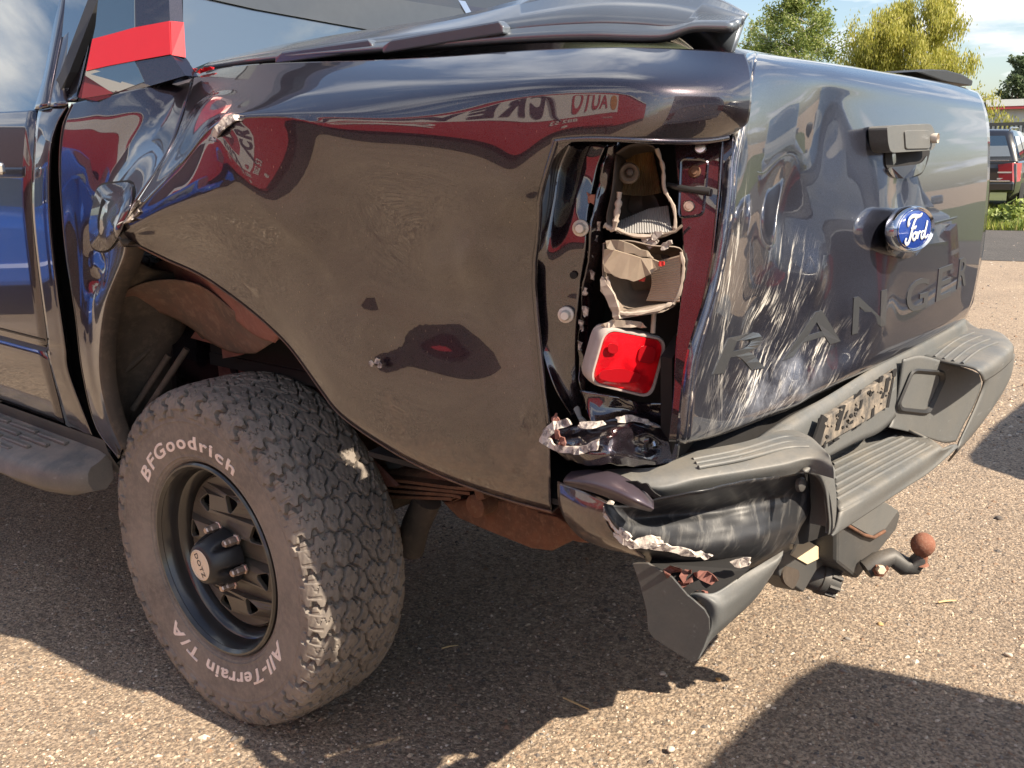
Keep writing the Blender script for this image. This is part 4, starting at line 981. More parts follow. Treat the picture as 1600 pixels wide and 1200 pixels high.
pad.modifiers.new('edge', 'EDGE_SPLIT').split_angle = rad(60)
# moulded ribs along the pad
for k, t in enumerate((.22, .44, .66)):
    path = []
    for a, b in (((1078, 712), (1098, 740)), ((1160, 695), (1160, 729)), ((1222, 675), (1228, 714)), ((1258, 680), (1266, 708))):
        q = np.array(a)*(1-t)+np.array(b)*t; path.append(P(q[0], q[1], 'z', .8045))
    path = cr1(np.array(path), 6, 0); tube('pad_rib', list(path), .0036, M_bump, pad, 8)
# corner arm down to the step
AX = -1.215
arm = sheet('bumper_arm', [
 [(1258, 738, AX), (1272, 728, AX-.004), (1290, 728, AX-.004), (1303, 740, AX)],
 [(1276, 746, AX), (1284, 744, AX-.006), (1297, 746, AX-.006), (1305, 757, AX)],
 [(1286, 766, AX), (1291, 766, AX-.006), (1300, 768, AX-.006), (1307, 775, AX)],
 [(1291, 795, AX), (1294, 795, AX-.006), (1301, 796, AX-.006), (1307, 797, AX)],
 [(1293, 818, AX), (1296, 818, AX-.005), (1300, 816, AX-.005), (1306, 810, AX)],
 [(1293, 835, AX), (1295, 835, AX-.003), (1298, 833, AX-.003), (1304, 824, AX)]], M_bump, pad, ax='x', nu=5, nv=6, t=.008, off=-1)
plate('arm_cavity', [(1262, 740, -1.17), (1292, 790, -1.17), (1292, 836, -1.17), (1255, 850, -1.17), (1235, 850, -1.17)], M_dark, pad, .05, (1, 0, 0), ax='x')
# side of the arm facing the step
ia = [(1303, 742, AX), (1306, 760, AX), (1307, 800, AX), (1304, 826, AX)]
V = []
for q in ia: p_ = P(q[0], q[1], 'x', AX); V += [p_, p_+np.array([.10, .004, .0])]
mesh_obj('arm_side', V, [(2*i, 2*i+1, 2*i+3, 2*i+2) for i in range(3)], M_bump, pad, True)
# low step between the two shoulders
ZS = .640
step = sheet('bumper_step', [
 [(1290, 712, ZS+.010), (1335, 690, ZS+.010), (1382, 668, ZS+.010), (1402, 666, ZS+.014), (1425, 672, ZS+.024)],
 [(1296, 722, ZS), (1345, 697, ZS), (1392, 676, ZS), (1422, 678, ZS+.006), (1450, 684, ZS+.014)],
 [(1306, 788, ZS), (1356, 760, ZS), (1408, 727, ZS), (1440, 708, ZS), (1465, 698, ZS+.004)],
 [(1308, 800, ZS-.004), (1360, 771, ZS-.004), (1412, 738, ZS-.004), (1445, 716, ZS-.004), (1472, 700, ZS)],
 [(1303, 824, ZS-.028), (1358, 788, ZS-.028), (1412, 752, ZS-.028), (1450, 727, ZS-.028), (1488, 694, ZS-.02)],
 [(1296, 836, ZS-.040), (1352, 800, ZS-.040), (1408, 764, ZS-.040), (1450, 737, ZS-.040), (1494, 700, ZS-.03)]], M_bump, pad, ax='z', nu=7, nv=5, t=.006, off=1)
for k, t in enumerate((.06, .24, .42, .60, .78, .95)):
    a0, a1 = np.array([1301, 722]), np.array([1307, 784]); b0, b1 = np.array([1396, 680]), np.array([1458, 698])
    a = a0*(1-t)+a1*t; b = b0*(1-t)+b1*t
    tube('step_rib', [P(a[0], a[1], 'z', ZS+.0065), P(*((a+b)/2+np.array([0, -1.0])), 'z', ZS+.0065), P(b[0], b[1], 'z', ZS+.0065)], .0042, M_bump, pad, 8)
# wall behind the step
wall = sheet('bumper_wall', [
 [(1150, 706, -1.10), (1226, 655, -1.115), (1290, 620, -1.13), (1350, 583, -1.135), (1405, 548, -1.135), (1460, 520, -1.13), (1508, 497, -1.13)],
 [(1160, 712, -1.12), (1236, 672, -1.135), (1292, 640, -1.142), (1352, 602, -1.145), (1410, 565, -1.145), (1462, 530, -1.14), (1510, 505, -1.14)],
 [(1200, 730, -1.12), (1262, 700, -1.140), (1296, 680, -1.147), (1355, 640, -1.15), (1400, 610, -1.15), (1450, 560, -1.145), (1512, 512, -1.14)],
 [(1230, 740, -1.12), (1280, 722, -1.140), (1296, 713, -1.150), (1340, 690, -1.153), (1384, 668, -1.153), (1440, 600, -1.15), (1514, 520, -1.14)]], M_bump, pad, ax='x', nu=6, nv=5, t=.004, off=-1)
# right shoulder: treaded top, big inner face with the coupling pocket
ZP = .800
rsh = sheet('bumper_shoulder', [
 [(1444, 545, ZP+.004), (1470, 525, ZP+.004), (1503, 501, ZP+.004), (1528, 514, ZP+.002), (1548, 517, ZP)],
 [(1437, 556, ZP), (1475, 534, ZP), (1512, 513, ZP), (1540, 520, ZP), (1566, 524, ZP-.002)],
 [(1470, 566, ZP), (1503, 549, ZP), (1535, 536, ZP), (1560, 534, ZP), (1578, 536, ZP-.006)],
 [(1512, 575, ZP-.002), (1535, 565, ZP-.002), (1556, 555, ZP-.002), (1570, 549, ZP-.004), (1581, 543, ZP-.012)],
 [(1528, 582, ZP-.008), (1548, 573, ZP-.010), (1563, 564, ZP-.012), (1573, 557, ZP-.014), (1581, 551, ZP-.022)],
 [(1535, 596, ZP-.035), (1553, 585, ZP-.035), (1566, 575, ZP-.035), (1574, 567, ZP-.035), (1580, 560, ZP-.04)]], M_bump, T, ax='z', nu=6, nv=6, t=.004, off=1)
for k, t in enumerate((.12, .34, .56, .78)):
    path = []
    for j in range(9):
        s = j/8
        a = np.array([1452, 556])*(1-t)+np.array([1518, 571])*t; b = np.array([1515, 517])*(1-t)+np.array([1570, 541])*t
        q = a*(1-s)+b*s+np.array([0, -5.0*math.sin(s*math.pi)]); path.append(P(q[0], q[1], 'z', ZP+.0045))
    tube('pad_rib', path, .0034, M_bump, rsh, 8)
# inner face
def inn(px, py):
    # face from the shoulder's inner edge down to the step, turning from rearwards to sideways
    s = (px-1395)/(1540-1395); x = -1.150-.075*max(0, min(1, s))
    return P(px, py, 'x', x)
IR = [[inn(1412, 562), inn(1440, 556), inn(1475, 565), inn(1512, 576), inn(1530, 584)],
      [inn(1408, 590), inn(1435, 585), inn(1472, 592), inn(1510, 602), inn(1533, 604)],
      [inn(1402, 630), inn(1428, 634), inn(1462, 640), inn(1498, 640), inn(1520, 638)],
      [inn(1396, 655), inn(1420, 662), inn(1452, 668), inn(1482, 668), inn(1505, 666)],
      [inn(1390, 668), inn(1416, 674), inn(1446, 683), inn(1474, 692), inn(1494, 690)]]
face = sheet('shoulder_face', IR, M_bump, T, nu=7, nv=6, t=.004, off=-1)
bump_low = sheet('bumper_lower_lip', [[inn(1530, 584)+np.array([-.004, 0, 0]), inn(1535, 600), inn(1520, 640), inn(1497, 690)], [P(1580, 552, 'x', -1.225), P(1573, 590, 'x', -1.222), P(1540, 645, 'x', -1.215), P(1492, 704, 'x', -1.20)], [P(1578, 572, 'x', -1.20), P(1566, 608, 'x', -1.20), P(1530, 662, 'x', -1.19), P(1480, 720, 'x', -1.17)]], M_bump, pad, nu=6, nv=6, t=.005, off=-1)
# coupling pocket
pk = rounded([np.array(q, float) for q in ((1425, 577), (1472, 581), (1474, 592), (1450, 645), (1405, 640), (1402, 632))], 9, 4)
kc = np.array(pk).mean(0)
P0 = [inn(*(kc+(q-kc)*1.08))+np.array([-.004, .003, 0]) for q in pk]; P1 = [inn(*q)+np.array([-.007, .005, 0]) for q in pk]; P2 = [inn(*(kc+(q-kc)*.86))+np.array([-.002, .002, 0]) for q in pk]
P3 = [q+np.array([.075, -.02, 0]) for q in P2]
rings('coupling_pocket', [P0, P1, P2], M_black, face, False)
rings('pocket_well', [P2, [q*.9+np.mean(P3, 0)*.1 for q in P3]], M_bumpdark, face, True)
plate('pocket_flap', [inn(1428, 590)+np.array([.02, 0, 0]), inn(1438, 592)+np.array([.03, 0, 0]), inn(1440, 638)+np.array([.03, 0, 0]), inn(1424, 634)+np.array([.02, 0, 0])], M_black, face, .004, (1, 0, 0))
# number plate carrier with holes as thin dark plates coloured like recess shade
HX = -1.158
def hp_(px, py, l=0): return P(px, py, 'x', HX-l)
car = plate('plate_carrier', [hp_(*q) for q in ((1292, 652), (1310, 640), (1355, 610), (1402, 577), (1399, 590), (1386, 636), (1350, 660), (1281, 699))], M_plate, T, .012, (1, 0, 0), bev=.002)
slots = [((1286, 648), (1294, 654), (1281, 697), (1271, 690)), ((1314, 636), (1322, 633), (1311, 672), (1306, 672)), ((1323, 644), (1326, 641), (1322, 654), (1319, 655)), ((1336, 624), (1347, 609), (1345, 616), (1338, 621)), ((1345, 626), (1349, 624), (1346, 638), (1343, 640)),
         ((1376, 590), (1381, 587), (1379, 596), (1374, 598)), ((1385, 592), (1391, 589), (1387, 612), (1382, 612)), ((1395, 580), (1402, 576), (1400, 588), (1395, 588)), ((1395, 590), (1398, 588), (1389, 637), (1385, 637)), ((1326, 661), (1334, 656), (1333, 661), (1324, 665)), ((1363, 640), (1367, 636), (1366, 650), (1361, 654)), ((1288, 693), (1291, 689), (1290, 699), (1286, 703)),
         ((1380, 614), (1383, 612), (1381, 622), (1377, 622)), ((1304, 688), (1312, 684), (1312, 686), (1304, 691)), ((1338, 667), (1346, 662), (1346, 664), (1338, 669)), ((1307, 648), (1312, 645), (1311, 649), (1307, 652))]
for q in slots: plate('slot', [hp_(a, b, .0016) for a, b in q], M_dark, car, .004, (1, 0, 0))
r_ = np.random.default_rng(5)
for k in range(34):
    a, b = r_.uniform(0, 1), r_.uniform(.08, .92)
    top = np.array([1292, 650])*(1-a)+np.array([1398, 580])*a; bot = np.array([1284, 696])*(1-a)+np.array([1386, 634])*a
    q = top*(1-b)+bot*b; s = r_.uniform(1.2, 3.4)
    plate('slot' if k % 2 else 'lug', [hp_(q[0]+s*math.cos(g)*.8, q[1]+s*math.sin(g)*r_.uniform(.8, 1.3), .0018 if k % 2 else .0022) for g in np.linspace(0, 2*math.pi, 7)[:-1]], M_dark if k % 2 else M_plate, car, .004, (1, 0, 0))
# torn black splash under the pad's left end
crumb('torn_edge', [(970, 752, .868), (995, 752, .868), (1012, 757, .866), (1032, 776, .862), (1024, 778, .86), (1004, 766, .862), (984, 758, .866)], M_dark, pad, 55, .001, .003)
# painted end piece, sausage shaped
sheet('bumper_end_piece', [
 [(893, 736, .835), (928, 733, .85), (964, 740, .858), (1000, 760, .858), (1021, 782, .85)],
 [(884, 744, .868), (923, 746, .885), (960, 757, .890), (996, 775, .888), (1022, 791, .868)],
 [(880, 752, .878), (920, 758, .895), (957, 769, .899), (991, 784, .896), (1021, 796, .874)],
 [(884, 758, .860), (921, 768, .876), (955, 780, .882), (986, 792, .880), (1017, 800, .864)]], simple('dusty_aubergine_paint', (.075, .058, .072), .42, metal=.3, coat=.4, crough=.25, var=.2, scale=50), pad, nu=7, nv=6, t=.004)
# side skin of the bumper below it
sheet('bumper_side_skin', [
 [(870, 752, .825), (900, 762, .838), (930, 775, .848), (950, 785, .848)],
 [(872, 785, .835), (898, 790, .85), (925, 800, .855), (945, 808, .852)],
 [(882, 812, .832), (905, 820, .845), (935, 830, .850), (962, 838, .845)],
 [(905, 838, .82), (930, 845, .832), (960, 852, .838), (990, 860, .832)],
 [(935, 854, .80), (955, 860, .81), (980, 866, .816), (1006, 874, .81)]], M_paint, pad, nu=6, nv=6, t=.003, post=lambda V: V+np.stack([0*V[..., 0], vnoise(V, 20, 31)*.003, 0*V[..., 0]], -1))
# crushed black face under the pad
cf = sheet('crushed_skin', [
 [(942, 786, -1.02), (985, 792, -1.055), (1035, 780, -1.10), (1100, 766, -1.15), (1180, 750, -1.175), (1258, 738, -1.195)],
 [(950, 806, -1.035), (998, 808, -1.055), (1048, 800, -1.075), (1112, 790, -1.108), (1190, 775, -1.150), (1264, 762, -1.185)],
 [(962, 826, -1.045), (1010, 824, -1.068), (1060, 820, -1.090), (1124, 810, -1.118), (1195, 795, -1.155), (1265, 782, -1.185)],
 [(976, 842, -1.052), (1026, 842, -1.080), (1076, 840, -1.104), (1134, 830, -1.132), (1198, 815, -1.162), (1260, 805, -1.185)],
 [(998, 862, -1.055), (1042, 862, -1.085), (1092, 863, -1.115), (1142, 857, -1.142), (1198, 842, -1.168), (1247, 832, -1.180)],
 [(1006, 874, -1.03), (1050, 880, -1.065), (1102, 884, -1.10), (1152, 885, -1.128), (1186, 874, -1.15), (1240, 852, -1.165)],
 [(1010, 880, -1.00), (1055, 886, -1.02), (1105, 890, -1.05), (1155, 892, -1.08), (1190, 880, -1.10), (1240, 858, -1.12)]], M_crush, pad, ax='x', nu=8, nv=7, t=.003,
 post=lambda V: V+np.stack([vnoise(V, 24, 21)*.002+vnoise(V, 70, 22)*.0008, 0*V[..., 0], vnoise(V, 40, 23)*.001], -1))
lathe('parking_sensor', [(0, .004), (.009, .004), (.012, .002), (.013, -.004)], P(1252, 757, 'x', -1.192), (-1, .1, .1), M_bumpdark, pad, 20)
for k, pts in enumerate([
  [(951, 782, .852), (942, 792, .862), (942, 806, .868), (955, 824, .87), (966, 834, .872), (980, 846, .873), (986, 840, .872), (966, 822, .868), (955, 808, .866), (952, 795, .862), (958, 786, .855)],
  [(958, 832, .868), (968, 848, .87), (984, 858, .866), (1010, 858, .85), (1035, 852, .83), (1030, 840, .832), (1008, 838, .85), (990, 846, .865), (975, 838, .868)],
  [(1010, 846, .848), (1040, 850, .83), (1072, 858, .80), (1090, 868, .785), (1078, 870, .79), (1045, 862, .82), (1015, 858, .845)],
  [(1080, 862, .79), (1098, 864, .775), (1112, 868, .765), (1106, 874, .768), (1088, 872, .782)],
  [(1140, 878, .735), (1160, 872, .72), (1172, 872, .712), (1170, 884, .712), (1150, 888, .725)]]):
    crumb('filler_chip', pts, M_white, pad, 100+k, .001, .004, 3)
for k, pts in enumerate([[(1036, 890, .80), (1046, 884, .79), (1062, 888, .78), (1068, 896, .775), (1058, 892, .78), (1048, 896, .785), (1044, 908, .79)],
  [(1078, 896, .765), (1092, 892, .755), (1110, 896, .745), (1122, 908, .738), (1112, 914, .742), (1098, 908, .75), (1086, 902, .76)],
  [(1084, 924, .765), (1098, 922, .755), (1108, 926, .75), (1106, 940, .752), (1096, 938, .758)], [(1045, 912, .79), (1060, 908, .78), (1072, 916, .775), (1060, 922, .785)], [(1066, 892, .775), (1080, 890, .765), (1082, 910, .766), (1072, 914, .772), (1062, 906, .778)]]):
    crumb('torn_rust_flake', pts, M_linerred, pad, 120+k, .008, .002, 3)
plate('torn_opening', [(1015, 880, .79), (1170, 890, .69), (1120, 935, .74), (1080, 940, .77), (1045, 905, .79)], M_dark, pad, .05, (.4, -1, 0))
# hanging valance: side leaf and long rear leaf
def on_plane(pts, a, b, c):
    A_, B_, C_3 = P(*a[:2], 'y', a[2]), P(*b[:2], 'y', b[2]), P(*c[:2], 'y', c[2]); n = np.cross(B_-A_, C_3-A_); out = []
    for q in pts:
        d = CF+(q[0]-800)/FPX*CR-(q[1]-600)/FPX*CU; out.append(CAM+d*(n@(A_-CAM))/(n@d))
    return out
val = plate('valance', on_plane([(988, 880, .815), (1012, 880, .805), (1050, 902, .795), (1074, 930, .788), (1084, 938, .786), (1100, 952, .785), (1108, 966, .785), (1109, 985, .785), (1100, 1010, .786), (1090, 1032, .788), (1082, 1035, .79), (1062, 1024, .795), (1040, 1010, .80), (1022, 998, .803), (1012, 984, .805), (1010, 955, .808), (1000, 915, .812)], (988, 880, .815), (1109, 985, .785), (1040, 1010, .80)), M_bumpdark, T, .005, (.3, -1, 0), bev=.001)
sheet('valance_leaf', [
 [(1076, 930, -1.115), (1092, 926, -1.13), (1120, 925, -1.15), (1165, 896, -1.17), (1224, 860, -1.19)],
 [(1092, 940, -1.128), (1112, 940, -1.15), (1132, 936, -1.16), (1175, 905, -1.178), (1222, 868, -1.195)],
 [(1108, 962, -1.145), (1122, 956, -1.158), (1140, 946, -1.165), (1182, 914, -1.18), (1220, 876, -1.195)],
 [(1110, 985, -1.148), (1124, 976, -1.156), (1146, 960, -1.16), (1184, 926, -1.172), (1214, 886, -1.185)],
 [(1100, 1010, -1.142), (1116, 992, -1.145), (1142, 970, -1.15), (1182, 932, -1.16), (1210, 892, -1.175)],
 [(1091, 1032, -1.137), (1112, 1000, -1.135), (1140, 974, -1.138), (1180, 936, -1.148), (1208, 896, -1.165)]], M_bump, val, ax='x', nu=6, nv=6, t=.004, off=-1)
box('bumper_light_block', (-1.04, -.06, .60), (.10, 1.36, .13), M_bumpdark, T, bev=.01)  # box added behind the crushed skin to block sun leaks
# ---- tow bar: beam, bracket, swan neck, ball, trailer socket
HB = empty('tow_bar'); HB.parent = T
tow = plate('bracket', [(1308, 800, -1.14), (1384, 783, -1.14), (1408, 800, -1.14), (1400, 830, -1.14), (1388, 845, -1.14), (1340, 905, -1.14), (1308, 880, -1.14)], M_bumpdark, T, .08, (1, .1, 0), ax='x', bev=.008)
bpy.data.objects.remove(HB)
tow.name = 'tow_bar'
plate('bracket_top', [(1316, 812, -1.143), (1384, 785, -1.143), (1404, 798, -1.143), (1384, 826, -1.143), (1362, 838, -1.143)], M_bump, tow, .006, (1, 0, 0), ax='x', bev=.001)
tube('rusty_edge', [P(1316, 816, 'x', -1.146), P(1350, 836, 'x', -1.146), P(1365, 840, 'x', -1.147), P(1382, 830, 'x', -1.146)], .004, M_rust, tow, 8)
tube('cross_beam', [np.array((-1.02, -.70, .47)), np.array((-1.02, .60, .47))], .045, M_bumpdark, tow, 8)
tube('swan_neck', [P(1352, 890, 'y', .075), P(1372, 878, 'y', .055), P(1392, 870, 'y', .03), P(1412, 884, 'y', .015), P(1428, 884, 'y', .0), P(1438, 872, 'y', 0.0), P(1441, 866, 'y', 0)], [.020, .022, .020, .021, .020, .016, .012], M_bumpdark, tow, 14)
bc_ = P(1442, 851, 'y', 0.0)
lathe('tow_ball', [(0, .026), (.010, .0238), (.018, .018), (.0235, .009), (.025, 0), (.0235, -.009), (.018, -.018), (.0125, -.023), (.012, -.04), (.016, -.045)], bc_, (0, 0, 1), M_balls, tow, 28)
lathe('tow_bolt', [(0, .018), (.011, .018), (.0125, .012), (.0125, 0), (.022, -.001), (.022, -.008)], P(1372, 888, 'y', .07), (-.4, .9, 0), M_balls, tow, 6, smooth=False)
for k, (x, y) in enumerate(((1376, 890), (1300, 862))): lathe('pale_nut', [(0, .010), (.008, .010), (.010, .006), (.010, -.004)], P(x, y, 'y', .09 if k == 0 else .16), (-.5, .8, .2), M_cap, tow, 6, smooth=False)
sx = -1.10
soc = plate('trailer_socket', [(1238, 842, sx), (1292, 858, sx), (1296, 875, sx), (1276, 892, sx), (1256, 926, sx), (1218, 900, sx), (1216, 880, sx)], M_bumpdark, T, .06, (1, .2, 0), ax='x', bev=.004)
plate('sticker', [(1252, 839, sx-.004), (1290, 861, sx-.004), (1282, 872, sx-.004), (1262, 882, sx-.004), (1237, 868, sx-.004)], M_sticker, soc, .02, (1, 0, .2), ax='x', bev=.001)
plate('muddy_face', [np.array(P(*q, 'x', sx-.0035)) for q in rounded([np.array(q, float) for q in ((1228, 884), (1248, 890), (1250, 900), (1240, 922), (1226, 912), (1222, 898))], 6, 3)], M_mud, soc, .006, (1, 0, 0))
c_ = P(1286, 905, 'x', sx+.01); axs = np.array([-.75, -.55, -.35])
lathe('socket_body', [(.030, -.045), (.031, -.012), (.034, -.010), (.034, .004), (.028, .006), (.026, .030), (.022, .033), (0, .033)], c_, axs, M_bumpdark, soc, 24)
a_, b_, cc_ = frame(axs)
for k in range(8):
    g = 2*math.pi*k/8; d = math.cos(g)*b_+math.sin(g)*cc_
    tube('grip', [c_+d*.030+a_*.006, c_+d*.029+a_*.030], .0045, M_bumpdark, soc, 6)
lathe('cable_plug', [(0, .012), (.012, .010), (.013, 0), (.010, -.02)], P(1300, 862, 'x', sx+.02), (-.6, .3, .7), M_plate, soc, 14)
tube('cable', [P(1240, 870, 'x', sx+.03), P(1222, 850, 'x', sx+.06), P(1215, 820, 'x', sx+.10)], .012, M_black, soc, 8)

# ---- underbody
plate('frame_rail', [np.array(q) for q in ((-1.0, .47, .62), (-.55, .47, .56), (-.3, .47, .62), (.3, .47, .66), (.6, .47, .58), (.6, .47, .46), (.3, .47, .54), (-.3, .47, .52), (-.6, .47, .48), (-1.0, .47, .55))], M_rust, T, .07)
hang = plate('spring_hanger', [(690, 785, .50), (745, 778, .50), (790, 782, .50), (860, 800, .50), (925, 845, .50), (895, 845, .50), (860, 862, .50), (830, 858, .50), (760, 830, .50), (715, 810, .50)], M_rust, T, .05, bev=.006)
plate('rail_edge', [(838, 800, .505), (870, 808, .505), (935, 850, .505), (905, 848, .505), (850, 832, .505)], M_rust, hang, .02, bev=.003)
lathe('spring_eye', [(0, .01), (.020, .01), (.026, .006), (.027, -.04)], P(745, 790, 'y', .54), (0, 1, 0), M_rust, T, 20)
def leaf(name, pts, w, t, y):
    A = cr1(np.array([P(a, b, 'y', y) for a, b in pts]), 5, 0); secs = []
    for q in A: secs.append([q+np.array([0, dy, dz]) for dy, dz in ((0, 0), (0, t), (-w, t), (-w, 0), (0, 0))])
    return loft(name, secs, M_rust, T)
for k in range(4):
    leaf('leaf_spring', [(470, 742+10*k), (560, 748+9*k), (640, 756+8*k), (700, 764+6.0*k), (748-14*k, 768+6*k)], .06, .007, .55)
plate('spring_clip', [(738, 756, .556), (752, 760, .556), (757, 780, .556), (744, 783, .556)], M_rust, T, .07, bev=.002)
tube('rail_tube', [P(590, 742, 'y', .50), P(680, 748, 'y', .50), P(760, 765, 'y', .50)], .022, M_rust, T, 10)
tube('shock_absorber', [P(668, 780, 'y', .52), P(650, 820, 'y', .52), P(640, 860, 'y', .52)], .034, M_mud, T, 16)
tube('rear_axle', [np.array((0, -.62, .40)), np.array((0, .66, .40))], .045, M_mud, T, 14)
lathe('differential', [(0, .14), (.09, .12), (.15, .05), (.15, -.05), (.09, -.12), (0, -.14)], (0, 0, .40), (1, 0, 0), M_mud, T, 20)
plate('heat_shield', [(602, 722, .56), (640, 714, .56), (645, 722, .55), (622, 732, .56), (607, 733, .56)], simple('dull_alloy', (.10, .105, .11), .45, metal=.6), T, .003)
plate('underbody', [np.array(q) for q in ((-1.0, .60, .66), (-1.0, -.75, .66), (3.4, -.88, .50), (3.4, .86, .50), (.5, .86, .50), (.45, .60, .66))], M_dark, T, .02, (0, 0, 1))
plate('underside_light_block', [np.array(q) for q in ((-1.0, .50, .705), (-1.0, .79, .705), (-.45, .82, .715), (-.40, .50, .715))], M_dark, T, .01, (0, 0, 1))  # hidden sheet added to keep sun off the ground below
# wheel housing, front to back
plate('housing_back', [np.array((x, .46, z)) for x, z in ((-.85, .60), (-.75, 1.02), (-.3, 1.25), (.3, 1.25), (.55, .95), (.6, .45), (.45, .40))], M_dark, T, .02)
sheet('housing_front_liner', [
 [(200, 398, .92), (240, 420, .85), (285, 430, .76), (320, 440, .66)],
 [(176, 470, .90), (225, 480, .83), (270, 495, .76), (300, 510, .66)],
 [(160, 540, .91), (205, 545, .83), (255, 550, .76), (302, 555, .66)],
 [(160, 610, .915), (195, 615, .83), (245, 615, .76), (300, 605, .66)],
 [(172, 665, .91), (200, 680, .83), (240, 690, .76), (300, 670, .66)],
 [(190, 705, .90), (210, 730, .83), (250, 740, .76), (300, 730, .66)]], M_mud, T, nu=7, nv=7, t=.004, post=lambda V: V+np.stack([vnoise(V, 22, 41)*.006, vnoise(V, 26, 42)*.006, 0*V[..., 0]], -1))
for a, b in (((208, 640), (264, 555)), ((230, 640), (292, 545)), ((190, 585), (245, 535))):
    tube('liner_rib', [P(a[0], a[1], 'y', .84), P((a[0]+b[0])/2, (a[1]+b[1])/2, 'y', .808), P(b[0], b[1], 'y', .775)], .008, M_mud, T, 8)
sheet('arch_panel', [
 [(184, 462, .90), (215, 446, .87), (250, 438, .85), (290, 440, .84), (325, 452, .835), (365, 486, .835), (405, 518, .84), (432, 532, .84)],
 [(188, 466, .89), (218, 456, .86), (252, 452, .835), (290, 456, .82), (325, 470, .81), (362, 502, .81), (395, 528, .82), (425, 536, .83)],
 [(192, 470, .87), (222, 470, .84), (256, 474, .81), (290, 484, .80), (322, 502, .785), (355, 524, .785), (385, 542, .79), (412, 544, .81)],
 [(196, 474, .84), (228, 484, .81), (262, 494, .785), (290, 508, .77), (320, 528, .76), (345, 542, .755), (370, 552, .76), (398, 552, .78)]], M_liner, T, nu=6, nv=5, t=.002, post=lambda V: V+np.stack([0*V[..., 0], vnoise(V, 18, 44)*.004, vnoise(V, 18, 45)*.002], -1))
sheet('arch_flange', [
 [(230, 418, .80), (262, 406, .80), (300, 420, .82), (345, 448, .85), (395, 486, .87), (436, 520, .88)],
 [(238, 432, .79), (270, 428, .79), (305, 440, .81), (348, 468, .83), (396, 506, .85), (434, 530, .86)],
 [(245, 444, .77), (280, 446, .77), (312, 458, .79), (355, 490, .81), (398, 524, .83), (430, 536, .84)]], M_linerred, T, nu=6, nv=5, t=.002)
inner = plate('inner_panel', [(290, 505, .62), (340, 525, .62), (420, 520, .62), (470, 560, .62), (560, 700, .62), (620, 760, .60), (480, 760, .60), (300, 700, .62)], M_linerred, T, .01)
plate('panel_step', [(298, 528, .70), (346, 541, .70), (348, 560, .70), (372, 556, .70), (405, 545, .70), (438, 528, .70), (400, 500, .70), (330, 480, .70)], M_linerred, T, .006)
for x, y, r in ((365, 577, .014), (433, 575, .009)): lathe('panel_hole', [(0, .002), (r*.95, .002), (r, -.002)], P(x, y, 'y', .622), (0, 1, 0), M_dark, T, 18)
plate('hanger_hook', [(300, 470, .74), (330, 480, .74), (330, 520, .74), (316, 530, .74), (300, 512, .74)], M_mud, T, .03)
